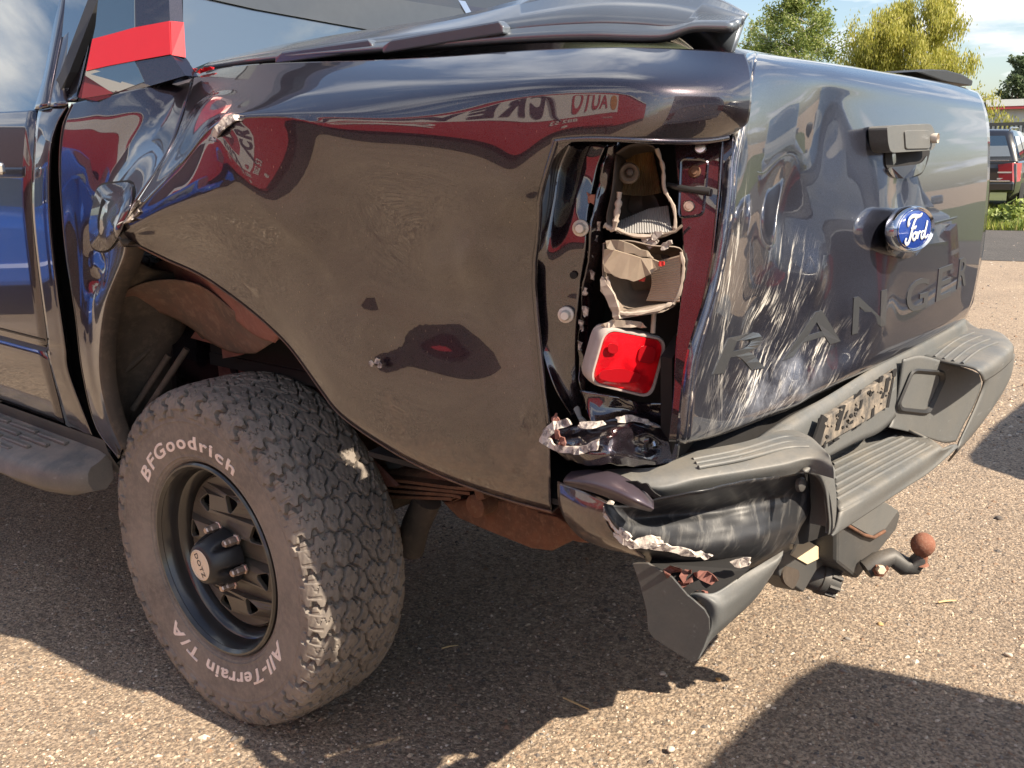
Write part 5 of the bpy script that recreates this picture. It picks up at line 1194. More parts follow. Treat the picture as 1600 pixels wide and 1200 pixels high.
# ---------------------------------------------------------------- wheels
WC = np.array([0.0, 0.0, 0.40]); YO = 0.885
def tri(x): x = x-np.floor(x); return 4*np.abs(x-.5)-1
def sm(x, a, b): t = np.clip((x-a)/(b-a), 0, 1); return t*t*(3-2*t)
def build_tyre(parent, npitch=34, res=33):
    n = npitch*res
    # profile from inner bead over the tread to the outer bead: (radius, y)
    prof = [(.226, .655), (.25, .640), (.29, .628), (.33, .624), (.36, .630), (.378, .640)]
    ctrlp = np.array([(.226, .668), (.26, .650), (.31, .640), (.35, .642), (.380, .654), (.394, .676), (.3990, .708), (.400, .762), (.3990, .816), (.395, .856), (.383, .882), (.354, .896), (.318, .896), (.285, .893), (.255, .888), (.232, .878), (.224, .868)])
    A = cr1(ctrlp, 40, 0)
    d = np.r_[0, np.cumsum(np.hypot(*np.diff(A, axis=0).T))]
    s_ = np.concatenate([np.linspace(0, .165, 20, endpoint=False), np.linspace(.165, .455, 170, endpoint=False), np.linspace(.455, d[-1], 46)])
    R_, Y_ = np.interp(s_, d, A[:, 0]), np.interp(s_, d, A[:, 1])
    m = len(s_)
    tx, ty = np.gradient(R_, s_), np.gradient(Y_, s_); L = np.hypot(tx, ty); nr, ny = ty/L, -tx/L
    th = np.arange(n)/n; u = th[:, None]*npitch; w = (s_-d[np.argmin(np.abs(A[:, 1]-.766))])[None, :]   # arc length from tread centre
    aw = np.abs(w); sg = np.sign(w)
    ph = np.where(w > 0, .37, 0)
    def groove(dist, wid): return 1-sm(np.abs(dist), wid*.5, wid*.5+.0018)
    def step(x): return np.clip(2.4*tri(x), -1, 1)
    g = np.zeros((n, m))
    P_ = .0739
    # meandering grooves round the tyre
    for c, amp, f in ((0.0, .0085, 0.0), (.036, .0085, .33), (-.036, .0085, .55), (.073, .0075, .15), (-.073, .0075, .7)):
        g = np.maximum(g, groove(w-c-amp*step(u+f)-.0015*np.sin(2*math.pi*2*u), .0048))
    # cross grooves inside each band, hooked
    for lo, hi, f, sl in ((-.082, -.036, .12, 5.0), (-.040, .0, .62, -6.0), (0.0, .040, .22, 6.0), (.036, .082, .80, -5.0)):
        mask = sm(w, lo-.002, lo+.002)*(1-sm(w, hi-.002, hi+.002))
        du = (u+f+sl*w+.10*np.clip(tri(w/.022+.2), -.6, .6)+.5) % 1.0-.5
        g = np.maximum(g, groove(du*P_, .0052)*mask)
        du2 = (u+f+.5+sl*w*.6+.07*step(w/.015)+.5) % 1.0-.5
        g = np.maximum(g, .45*groove(du2*P_, .0012)*mask)
    # shoulder lugs, two lengths
    sh = sm(aw, .070, .076)
    lim = np.where((np.floor(u+ph+.5) % 2) == 0, .172, .156)
    du = (u*1.0+ph+1.6*(aw-.08)*sg+.10*step(aw/.03)+.5) % 1.0-.5
    lug = groove(du*P_, .0125)*sh*(1-sm(aw, .150, .182))
    g = np.maximum(g, lug)
    du = (u+ph+.5+.08*step(aw/.016)+.5) % 1.0-.5
    g = np.maximum(g, .40*groove(du*P_, .0016)*sh*(1-sm(aw, .125, .14)))
    # depth falls off down the sidewall; raised lug ends
    depth = .0112*(1-sm(aw, .105, .165))+.0055*sm(aw, .105, .165)*(1-sm(aw, .165, .182))
    h = -g*depth
    raised = .0048*sm(aw, .10, .135)*(1-sm(aw, lim-.004, lim+.001))*(1-lug)
    notch = .0022*(np.clip(tri(u*2+.3), 0, 1) > .55)*sm(aw, .118, .122)*(1-sm(aw, .146, .150))
    h = h+raised-notch*(1-lug)
    # sidewall rings
    sw = s_[None, :]; rr = R_[None, :]
    out = (Y_ > .80)[None, :]
    ring_ = lambda r0, wd, a: a*np.exp(-((rr-r0)/wd)**2)
    h = h+np.where(aw > .16, ring_(.325, .0018, .0016)+ring_(.243, .0020, .0022)+ring_(.236, .0016, .0014), 0)
    h = h+.0006*np.sin(u*7.3+w*300)*np.cos(w*170+u*3.1)*(aw < .15)
    RR = R_[None, :]+nr[None, :]*h; YY = Y_[None, :]+ny[None, :]*h
    ang = 2*math.pi*th[:, None]
    X = RR*np.sin(ang); Z = RR*np.cos(ang)
    # the tyre settles a little where it meets the ground
    flat = Z < -.394
    Z = np.where(flat, -.394+(Z+.394)*.25, Z); 
    V = np.stack([X, YY, Z], -1).reshape(-1, 3)
    i = np.arange(n)[:, None]; j = np.arange(m-1)[None, :]; i2 = (i+1) % n
    F = np.stack([i*m+j, i*m+j+1, i2*m+j+1, i2*m+j], -1).reshape(-1, 4)
    return V, F
TV, TF = build_tyre(None)
wheel = empty('wheel', (0, 0, 0)); wheel.parent = T
bpy.data.objects.remove(wheel)
TVp = TV+np.array([0, 0, .394]); TVp[:, 0] += .022
tyre = fast_mesh('wheel', TVp, TF, M_tyre, T, True)
tyre.data.shade_smooth(); tyre.modifiers.new('edge', 'EDGE_SPLIT').split_angle = rad(42)
C_ = np.array([.022, 0, .394])
def wl_(name, prof, mat, parent=tyre, n=72, split=35): return lathe(name, [(r, y) for r, y in prof], C_, (0, 1, 0), mat, parent, n, split=split)
wl_('rim', [(.2225, .884), (.2265, .880), (.226, .872), (.214, .868), (.212, .876), (.2185, .884), (.2225, .884)], M_rimblk)
wl_('rim_barrel', [(.2175, .880), (.210, .872), (.206, .850), (.202, .838), (.196, .834), (.190, .822), (.184, .800), (.182, .74), (.190, .68), (.215, .66)], M_rimblk)
# centre disc with eight windows
def disc_geo():
    n = 240; radii = [.058, .072, .082, .090, .098, .106, .114, .122, .130, .138, .146, .154, .162, .172, .183]
    V = []
    for r in radii:
        y = .835-.006*math.cos((r-.06)/.12*math.pi)-.045*max(0, (r-.160)/.023)**1.5
        if r < .09: y = .838
        for k in range(n):
            g = 2*math.pi*k/n; V.append((r*math.sin(g), y, .394+r*math.cos(g)))
    return V, n, radii
DV, dn, dr = disc_geo()
cu = bpy.data.curves.new('disc', 'CURVE'); cu.dimensions = '2D'; cu.fill_mode = 'BOTH'; cu.extrude = .004; cu.bevel_depth = .0015
def spl(pts):
    s = cu.splines.new('POLY'); s.points.add(len(pts)-1)
    for p, q in zip(s.points, pts): p.co = (q[0], q[1], 0, 1)
    s.use_cyclic_u = True
spl([(.178*math.cos(2*math.pi*k/96), .178*math.sin(2*math.pi*k/96)) for k in range(96)])
for k in range(8):
    g0 = 2*math.pi*(k+.28)/8
    tri_ = rounded([np.array((.150*math.cos(g0-.20), .150*math.sin(g0-.20))), np.array((.150*math.cos(g0+.20), .150*math.sin(g0+.20))), np.array((.109*math.cos(g0+.05), .109*math.sin(g0+.05))), np.array((.109*math.cos(g0-.05), .109*math.sin(g0-.05)))], .019, 6)
    spl(tri_[::-1])
co = bpy.data.objects.new('disc', cu); COL.objects.link(co)
dg = bpy.context.evaluated_depsgraph_get(); me = bpy.data.meshes.new_from_object(co.evaluated_get(dg)); bpy.data.objects.remove(co)
for v in me.vertices:
    x, y, z = v.co; r = math.hypot(x, y)
    yy = .838+z-.010*max(0, (r-.09)/.088)**1.2-.018*max(0, (r-.158)/.02)**2
    v.co = (x+.022, yy, .394+y)
me.materials.append(M_steel); disc = bpy.data.objects.new('wheel_disc', me); COL.objects.link(disc); disc.parent = tyre
wl_('disc_rim_ring', [(.176, .806), (.182, .812), (.186, .806), (.188, .795)], M_steel)
wl_('brake_drum', [(0, .80), (.10, .80), (.15, .795), (.155, .78), (.155, .70)], M_mud, n=40)
# hub cap: tapered black dome with six nut scallops
V = []; nk = 96; hubp = [(.066, .842), (.0655, .852), (.062, .868), (.057, .884), (.051, .898), (.045, .908), (.040, .912), (.036, .913)]
for r, y in hubp:
    for k in range(nk):
        g = 2*math.pi*k/nk; sc = max(0, math.cos(6*(g-.30)))**3
        dip = .020*sc*max(0, (r-.048)/.018)*(1 if y < .89 else .3)
        V.append((.022+(r-dip)*math.sin(g), y, .394+(r-dip)*math.cos(g)))
F = [(i*nk+k, i*nk+(k+1) % nk, (i+1)*nk+(k+1) % nk, (i+1)*nk+k) for i in range(len(hubp)-1) for k in range(nk)]
hub = mesh_obj('hub_cap', V, F, simple('matt_black_hub', (.020, .020, .022), .38, var=.2), tyre, True)
wl_('cap_disc', [(.036, .913), (.0335, .9145), (.033, .912), (.030, .9125), (0, .9125)], M_cap, tyre, 40)
V, F = text_geo('DOTZ', .019, 0, offset=.0003, align='CENTER', spacing=1.15)
g0 = rad(62)
Vt = []
for x, y, z in V:
    y -= .0065; a, b = x*math.cos(-g0)-y*math.sin(-g0), x*math.sin(-g0)+y*math.cos(-g0)
    Vt.append((.022-a, .9132, .394+b))
mesh_obj('cap_text', Vt, F, M_black, tyre)
for k in range(6):
    g = 2*math.pi*k/6+.30; c = np.array([.022+.0680*math.sin(g), .842, .394+.0680*math.cos(g)])
    nut = lathe('lug_nut', [(.0125, .0), (.0125, .004), (.0098, .006), (.0098, .022)], c, (0, 1, 0), M_nut, tyre, 6, smooth=False)
    lathe('nut_end', [(.0098, .022), (.0085, .026), (.0085, .034), (.0065, .037), (0, .037)], c, (0, 1, 0), M_nut, tyre, 6, smooth=False)
# white lettering round the sidewall
def ring_text(s, phi0, r0, size, spacing=1.0, shear=0.0, off=0.004, wide=1.0):
    """raised letters set one by one round the sidewall"""
    def width(q): return text_geo(q+'|', size, 0, offset=off*size, spacing=spacing)[0][:, 0].max()
    w0 = width(''); prof = np.array([(.35, .886), (.318, .892), (.285, .893), (.255, .888), (.232, .878)])[::-1]
    for k, ch in enumerate(s):
        if ch == ' ': continue
        x0 = width(s[:k])-w0; V, F = text_geo(ch, size, 0, offset=off*size, shear=shear); V[:, 0] = (V[:, 0]+x0)*wide
        bm = bmesh.new(); vs = [bm.verts.new(v) for v in V]; [bm.faces.new([vs[i] for i in f]) for f in F]
        bmesh.ops.subdivide_edges(bm, edges=[e for e in bm.edges if e.calc_length() > size*.16], cuts=2)
        bmesh.ops.triangulate(bm, faces=bm.faces)
        V = np.array([v.co[:] for v in bm.verts]); bm.verts.index_update(); F = [tuple(v.index for v in f.verts) for f in bm.faces]; bm.free()
        out = []
        for x, y, z in V:
            r = r0+y; ph = rad(phi0)+x/(r0+size*.35); out.append((.022-r*math.sin(ph), np.interp(r, prof[:, 0], prof[:, 1])+.0020, .394+r*math.cos(ph)))
        o = mesh_obj('sidewall_letter', out, F, M_letter, tyre); solid(o, .0022, -1)
ring_text('BFGoodrich', -58, .262, .044, 1.22, .12, .020, 1.62)
ring_text('All-Terrain T/A', 117, .260, .043, 1.12, .12, .020, 1.62)
# the other three wheels: the same tyre, with a plain disc each
def lo_wheel(x, side):
    keep = bpy.data.objects.new('wheel', tyre.data); COL.objects.link(keep); keep.parent = T
    keep.location = (x, 0, 0)
    if side < 0: keep.rotation_euler = (0, 0, math.pi); keep.location = (x, 0, 0)
    c = bpy.data.objects.new('rim_barrel', bpy.data.objects['rim_barrel'].data); COL.objects.link(c); c.parent = keep
    c = bpy.data.objects.new('wheel_disc', disc.data); COL.objects.link(c); c.parent = keep
    c = bpy.data.objects.new('rim', bpy.data.objects['rim'].data); COL.objects.link(c); c.parent = keep
for x, s in ((0, -1), (3.15, 1), (3.15, -1)): lo_wheel(x, s)
# ---------------------------------------------------------------- ground
def ground_mat(name, a, b, c, dk):
    t = NT(name); n1 = t.noise(.9, 9, .68); n2 = t.noise(95, 6, .75)
    v = t.voro(130, out='Color'); vs = t.xyz(v)[0]
    v2 = t.voro(70, out='Color'); vs2 = t.xyz(v2)[1]
    col = t.mix(t.ramp(n1, [(.38, 0.0), (.60, 1.0)]), a, b)
    col = t.mix(t.ramp(vs, [(.45, 0.0), (1.0, .75)]), col, c)
    col = t.mix(t.ramp(n2, [(.42, .8), (.56, 0.0)]), col, dk)
    col = t.mix(t.ramp(vs2, [(.0, .55), (.35, 0.0)]), col, dk)
    t.set(base=col, rough=.92)
    d1 = t.voro(130); d2 = t.voro(80)
    h = t.math('ADD', t.math('MULTIPLY', d1, -.6), t.math('ADD', t.math('MULTIPLY', d2, -.5), n2))
    t.bump(h, .9, .006); return t.m
M_ground = ground_mat('gravelly_asphalt', (.33, .248, .175), (.47, .355, .248), (.57, .455, .34), (.12, .093, .073))
def hgt(x, y): return .006*np.sin(x*1.7+.6)*np.sin(y*1.3)+.003*np.sin(x*4.1+y*3.3)
# one sheet out to the horizon, finer near the truck
gx = np.unique(np.concatenate([-np.geomspace(4, 500, 26)-0, np.linspace(-4, 4, 161), np.geomspace(4, 500, 26)]))
X, Y = np.meshgrid(gx, gx, indexing='ij'); near = np.exp(-((X/5)**2+(Y/5)**2)**2)
Z = (hgt(X, Y)-.003)*near
V = np.stack([X, Y, Z], -1).reshape(-1, 3); n = len(gx)
i = np.arange(n-1)[:, None]; j = np.arange(n-1)[None, :]
F = np.stack([i*n+j, (i+1)*n+j, (i+1)*n+j+1, i*n+j+1], -1).reshape(-1, 4)
ground = fast_mesh('ground', V, F, M_ground, None, True, 'structure')
def pebbles(name, n, xy, size, mat, seed):
    r = np.random.default_rng(seed)
    base = np.array([(1, 0, 0), (0, 1, 0), (-1, 0, 0), (0, -1, 0), (0, 0, 1), (.7, .7, -.5), (-.7, .7, -.5), (-.7, -.7, -.5), (.7, -.7, -.5)], float)
    fc = np.array([(0, 1, 4), (1, 2, 4), (2, 3, 4), (3, 0, 4), (0, 5, 1), (1, 6, 2), (2, 7, 3), (3, 8, 0)])
    x, y = xy(r, n); s = size(r, n)
    sc = s[:, None]*r.uniform(.55, 1.25, (n, 3))*np.array([1, 1, .62]); g = r.uniform(0, 6.28, n)
    P_ = base[None]*sc[:, None, :]*r.uniform(.75, 1.2, (n, 9, 1)); c, q = np.cos(g)[:, None], np.sin(g)[:, None]
    px = P_[..., 0]*c-P_[..., 1]*q; py = P_[..., 0]*q+P_[..., 1]*c
    z = P_[..., 2]+(hgt(x, y)*np.exp(-((x/5)**2+(y/5)**2)**2)-.003)[:, None]+s[:, None]*.12
    V = np.stack([px+x[:, None], py+y[:, None], z], -1).reshape(-1, 3)
    F = (fc[None]+np.arange(n)[:, None, None]*9).reshape(-1, 3)
    o = fast_mesh(name, V, F, None, None, False, 'stuff')
    for m in mat: o.data.materials.append(m)
    k = r.integers(0, len(mat), n); o.data.polygons.foreach_set('material_index', np.repeat(k, 8).astype(np.int32)); return o
pm = [simple('grit_tan', (.48, .385, .28), .9, var=.3, scale=120), simple('grit_pale', (.58, .50, .41), .85, var=.25, scale=120), simple('grit_grey', (.26, .235, .21), .9, var=.3, scale=120), simple('grit_brown', (.27, .18, .12), .9, var=.3, scale=120), simple('grit_dark', (.12, .105, .095), .9, var=.3, scale=120)]
pm_w = [pm[0], pm[0], pm[0], pm[1], pm[2], pm[3], pm[3], pm[4], pm[4]]
def area(r, n):
    d = r.uniform(0, 1, n)**.75*5.2+.6; a = YAW+rad(2)+r.uniform(-.72, .72, n); return CAM[0]+d*np.cos(a), CAM[1]+d*np.sin(a)
gr = pebbles('gravel', 100000, area, lambda r, n: np.clip(r.lognormal(math.log(.0024), .45, n), .0014, .013), pm_w, 3)
def area2(r, n):
    d = r.uniform(0, 1, n)*14+4.5; a = YAW+rad(-16)+r.uniform(-.25, .25, n); return CAM[0]+d*np.cos(a), CAM[1]+d*np.sin(a)
gr2 = pebbles('gravel', 24000, area2, lambda r, n: np.clip(r.lognormal(math.log(.006), .4, n), .003, .02), pm_w, 4)
# straws lying about
M_straw = simple('dry_straw', (.62, .47, .24), .7)
def straw(a, b, r, label):
    p, q = P(*a, 'z', .006), P(*b, 'z', .008); o = tube('straw', [p, (p+q)/2+np.array([.002, .001, .001]), q], [r, r*1.1, r*.7], M_straw, None, 6); tag(o, label, 'straw', 'dry straws on the ground')
straw((880, 1090), (920, 1108), .0022, 'dry straw on sunlit gravel at the edge of the truck shadow')
straw((690, 1013), (716, 1008), .0020, 'dry straw in the dark shadow beside the rear tyre')
straw((1466, 941), (1494, 938), .0028, 'dry straw on sunlit gravel below the tow ball')
# a few stones one can pick out
M_st = [pm[1], simple('orange_stone', (.52, .34, .15), .8), pm[2], pm[4]]
def stone(px, py, s, m, label):
    c = P(px, py, 'z', 0.0); bm = bmesh.new(); bmesh.ops.create_icosphere(bm, subdivisions=2, radius=s)
    r = np.random.default_rng(int(px*7+py))
    for v in bm.verts:
        k = 1+.22*math.sin(v.co.x/s*2.3+px)+.15*math.sin(v.co.y/s*3.1+py); v.co = (v.co.x*k*1.15, v.co.y*k, v.co.z*.65*k)
    me = bpy.data.meshes.new('stone'); bm.to_mesh(me); bm.free(); me.shade_smooth(); me.materials.append(m)
    o = bpy.data.objects.new('stone', me); COL.objects.link(o); o.location = (c[0], c[1], s*.35); tag(o, label, 'stone', 'loose stones on the gravel')
stone(1036, 1054, .0075, M_st[0], 'pale cream stone below the hanging bumper leaf on sunlit gravel')
stone(1122, 1062, .0065, M_st[1], 'orange stone on sunlit gravel right of the pale cream one')
stone(1046, 1172, .0085, M_st[0], 'large pale stone near the bottom edge left of the dark shadow')
stone(1376, 977, .0075, M_st[1], 'orange brown stone on sunlit gravel under the tow ball')
stone(1325, 1000, .0075, M_st[2], 'grey stone at the corner of the lower right shadow')
stone(1575, 1024, .0085, M_st[0], 'pale stone at the right edge of the sunlit gravel')
stone(1318, 1050, .0075, M_st[2], 'grey brown stone lying inside the lower right shadow')
stone(1428, 1068, .0065, M_st[0], 'light grey pebble well inside the lower right shadow')
stone(1560, 812, .012, M_st[3], 'dark stone on sunlit gravel behind the tow bar')

# ---------------------------------------------------------------- far ground: dark strip and grass
dk = ground_mat('dark_gravel', (.075, .07, .068), (.11, .10, .095), (.17, .155, .14), (.04, .037, .035))
def gpt(px, py): return P(px, py, 'z', 0)
F0_, F1_ = P(1575, 378, 'z', 0), P(1575, 330, 'z', 0)
fd_ = np.array([.215, -.977, 0]); fr_d = np.array([-.977, -.215, 0])
def strip(name, d0, d1, mat, z, kind='structure'):
    b = np.array([CAM[0], CAM[1], 0]); q = []
    for d, s in ((d0, -14), (d0, 18), (d1, 18), (d1, -14)): v = b+fd_*d+fr_d*s; v[2] = z; q.append(v)
    return mesh_obj(name, q, [(0, 1, 2, 3)], mat, None, False, kind)
strip('gravel_strip', 11.8, 15.9, dk, .004)
strip('grass_verge', 15.9, 60, simple('soil_under_grass', (.07, .085, .025), .95, var=.4, scale=3), .008)
def grass():
    r = np.random.default_rng(11); n = 42000
    d = 15.9+r.uniform(0, 1, n)**1.3*5.0; s = r.uniform(-5, 3.5, n)
    h = r.uniform(.06, .15, n)*(1+.9*(np.sin(s*5.1)*np.sin(d*3.7) > .55)); w = r.uniform(.004, .010, n); a = r.uniform(0, 6.28, n); ln = r.uniform(-.5, .5, (n, 2))*h[:, None]
    b = np.stack([CAM[0]+fd_[0]*d+fr_d[0]*s, CAM[1]+fd_[1]*d+fr_d[1]*s, 0*d], 1); u = np.stack([np.cos(a), np.sin(a), 0*a], 1)
    tip = b+np.stack([ln[:, 0], ln[:, 1], h], 1)
    V = np.stack([b-u*w[:, None], b+u*w[:, None], tip], 1).reshape(-1, 3); F = np.arange(3*n).reshape(-1, 3)
    o = fast_mesh('grass', V, F, None, None, False, 'stuff')
    for m in (simple('grass_yellow_green', (.30, .34, .035), .6, var=.3, scale=2), simple('grass_green', (.15, .22, .03), .6, var=.3, scale=2), simple('grass_straw', (.40, .36, .13), .7)): o.data.materials.append(m)
    o.data.polygons.foreach_set('material_index', r.choice([0, 0, 1, 1, 2], n).astype(np.int32))
grass()
def weed(px, dist, h, label):
    c = at_dist(px, 300, dist); c[2] = 0; r = np.random.default_rng(int(px)); V, F = [], []
    for k in range(90):
        t = r.uniform(.1, 1); q = c+np.array([r.normal()*.10*(1.2-t*.5), r.normal()*.10*(1.2-t*.5), h*t]); u = r.normal(size=3)*.035; v = r.normal(size=3)*.02; b = len(V)
        V += [q-u, q+v, q+u, q-v]; F.append((b, b+1, b+2, b+3))
    o = empty('weed'); mesh_obj('leaves', V, F, M_weed, o, kind='stuff'); tube('stem', [c, c+np.array([.01, 0, h*.9])], [.008, .003], M_weed, o, 6); tag(o, label, 'weed', 'weeds in the grass verge')
M_weed = simple('weed_leaf', (.17, .22, .035), .6, var=.4, scale=5)
weed(1592, 16.6, .42, 'tall leafy weed in the grass verge at the right picture edge')
weed(1578, 17.0, .30, 'small leafy weed in the grass below the red car lamp')
weed(1562, 16.8, .22, 'low weed in the grass beside the tailgate edge')

# ---------------------------------------------------------------- trees
def leafmat(name, a, b, c):
    t = NT(name); i = t.n.new('ShaderNodeNewGeometry').outputs['Random Per Island']
    t.set(base=t.ramp(i, [(0, a), (.5, b), (1, c)]), rough=.55)
    tr = t.n.new('ShaderNodeBsdfTranslucent'); t.l.new(t.b.inputs['Base Color'].links[0].from_socket, tr.inputs[0])
    ad = t.n.new('ShaderNodeMixShader'); ad.inputs[0].default_value = .52; t.l.new(t.b.outputs[0], ad.inputs[1]); t.l.new(tr.outputs[0], ad.inputs[2]); t.l.new(ad.outputs[0], t.n['Material Output'].inputs[0])
    return t.m
M_birch = leafmat('birch_leaf', (.17, .24, .06), (.27, .33, .09), (.38, .40, .14))
M_willow = leafmat('willow_leaf', (.32, .33, .05), (.46, .44, .09), (.60, .56, .18))
M_darkleaf = leafmat('dark_leaf', (.07, .11, .055), (.11, .16, .08), (.17, .21, .10))
M_bark = simple('tree_bark', (.16, .13, .10), .9, var=.4, scale=20)
M_birchbark = simple('birch_bark', (.42, .40, .36), .8, var=.5, scale=9)
def tree(name, base, h, spread, leaf, lm, bark, seed, nl, droop, label, cat, shape, tz=.25, ls=.055):
    r = np.random.default_rng(seed); o = empty(name, tuple(base)); tag(o, label, cat)
    V, F = [], []
    def limb(p, q, r0, r1, n=6, seg=5):
        ax = q-p; mid = r.normal(size=3)*np.linalg.norm(ax)*.06; prev = None
        for k in range(seg+1):
            t = k/seg; c = p+ax*t+mid*math.sin(math.pi*t); rr = r0*(1-t)+r1*t; a, b, d = frame(ax)
            for m in range(n):
                g = 2*math.pi*m/n; V.append(c+rr*(math.cos(g)*b+math.sin(g)*d))
            if k:
                s = len(V)-2*n
                for m in range(n): F.append((s+m, s+(m+1) % n, s+n+(m+1) % n, s+n+m))
    top = np.array([0, 0, h*.93]); limb(np.zeros(3), top, h*.022, h*.004, 8, 8)
    tips = []
    for k in range(46):
        t = r.uniform(tz, .97); g = r.uniform(0, 6.28); ln = spread*shape(t)*r.uniform(.6, 1.05)
        p = np.array([0, 0, h*t]); q = p+np.array([math.cos(g)*ln, math.sin(g)*ln, ln*r.uniform(.15, .75)*(1 if droop < .25 else .75)])
        limb(p, q, h*.007*(1.2-t), h*.0012, 5, 3); tips.append((p, q))
        for _ in range(3):
            s = r.uniform(.4, 1); p2 = p+(q-p)*s; q2 = p2+r.normal(size=3)*ln*.28+np.array([0, 0, .1-droop*.9*ln*.5]); limb(p2, q2, h*.0025, h*.0006, 4, 2); tips.append((p2, q2))
    mesh_obj('trunk', V, F, bark, o, True)
    tp = np.array([a for a, b in tips]); tq = np.array([b for a, b in tips])
    k = r.integers(0, len(tips), nl); s = r.uniform(.30, 1.08, nl)[:, None]; c = tp[k]+(tq[k]-tp[k])*s
    dz = np.zeros((nl, 3)); hang = r.uniform(0, 1, nl)**1.5*droop*spread*.8; dz[:, 2] = -hang
    c = c+r.normal(size=(nl, 3))*spread*.055+dz
    u = r.normal(size=(nl, 3)); u /= np.linalg.norm(u, axis=1)[:, None]
    if droop > .25: u = u*.35+np.array([0, 0, -1]); u /= np.linalg.norm(u, axis=1)[:, None]
    v = np.cross(u, r.normal(size=(nl, 3))); v /= np.linalg.norm(v, axis=1)[:, None]
    L = (ls*r.uniform(.6, 1.4, nl))[:, None]; wv = L*(.30 if droop > .25 else .45)
    VV = np.stack([c-u*L, c+v*wv, c+u*L, c-v*wv], 1).reshape(-1, 3); FF = np.arange(4*nl).reshape(-1, 4)
    cr_ = fast_mesh('crown', VV, FF, lm, o); return o
bt = at_dist(1252, 100, 30); bt[2] = 0
tree('birch_tree', bt, 5.6, 1.75, None, M_birch, M_birchbark, 3, 30000, .15, 'pale green airy birch tree behind the tailgate, left of the yellow willow', 'tree', lambda t: .35+1.0*(1-t)**.8 if t > .3 else .9, .22, .046)
b2 = at_dist(1195, 100, 33); b2[2] = 0
tree('birch_tree', b2, 5.0, 1.5, None, M_birch, M_birchbark, 8, 9000, .15, 'smaller green birch just right of the bed cover spoiler', 'tree', lambda t: .35+1.0*(1-t)**.8 if t > .3 else .9, .22, .046)
wt = at_dist(1428, 100, 28); wt[2] = 0
tree('willow_tree', wt, 4.75, 1.65, None, M_willow, M_bark, 5, 60000, .28, 'rounded yellow green willow tree above the tailgate', 'tree', lambda t: .55+.6*math.sin(min(1, t*1.05)*math.pi), .30, .048)
dt_ = at_dist(1594, 120, 80); dt_[2] = 0
tree('dark_tree', dt_, 7.2, 2.0, None, M_darkleaf, M_bark, 6, 9000, .1, 'dark green tree behind the white warehouse at the right edge', 'tree', lambda t: 1.15*(1-t)**.7+.12, .15, .13)
b3_ = at_dist(1556, 155, 85); b3_[2] = 0
tree('bush_tree', b3_, 4.6, 2.0, None, M_willow, M_bark, 16, 4000, .1, 'low yellowish bush just above the warehouse roof beside the tailgate', 'tree', lambda t: .9, .1, .12)

# ---------------------------------------------------------------- warehouse
def facing(px, dist, off=0): c = at_dist(px, 250, dist); c[2] = 0; return c
wh = facing(1640, 62); wa = math.atan2(fd_[1], fd_[0])
who = empty('warehouse', tuple(wh), wa-math.pi/2+rad(4)); tag(who, 'long white warehouse with a red stripe under its roof edge', 'warehouse')
M_wall = simple('pale_grey_cladding', (.50, .52, .54), .5, var=.05, scale=2); M_roofw = simple('white_roof', (.74, .74, .72), .5, var=.05); M_redst = simple('red_stripe_paint', (.45, .05, .06), .5)
box('wall', (0, 5, 1.75), (26, 10, 3.5), M_wall, who, bev=0)
for k in range(52): box('cladding_rib', (-12.9+k*.5, -.01, 1.55), (.06, .05, 3.1), M_wall, who, bev=0)
box('fascia', (0, 4.8, 3.33), (26.4, 10.7, .36), M_roofw, who, bev=0); box('stripe', (0, 4.8, 3.07), (26.3, 10.66, .14), M_redst, who, bev=0)
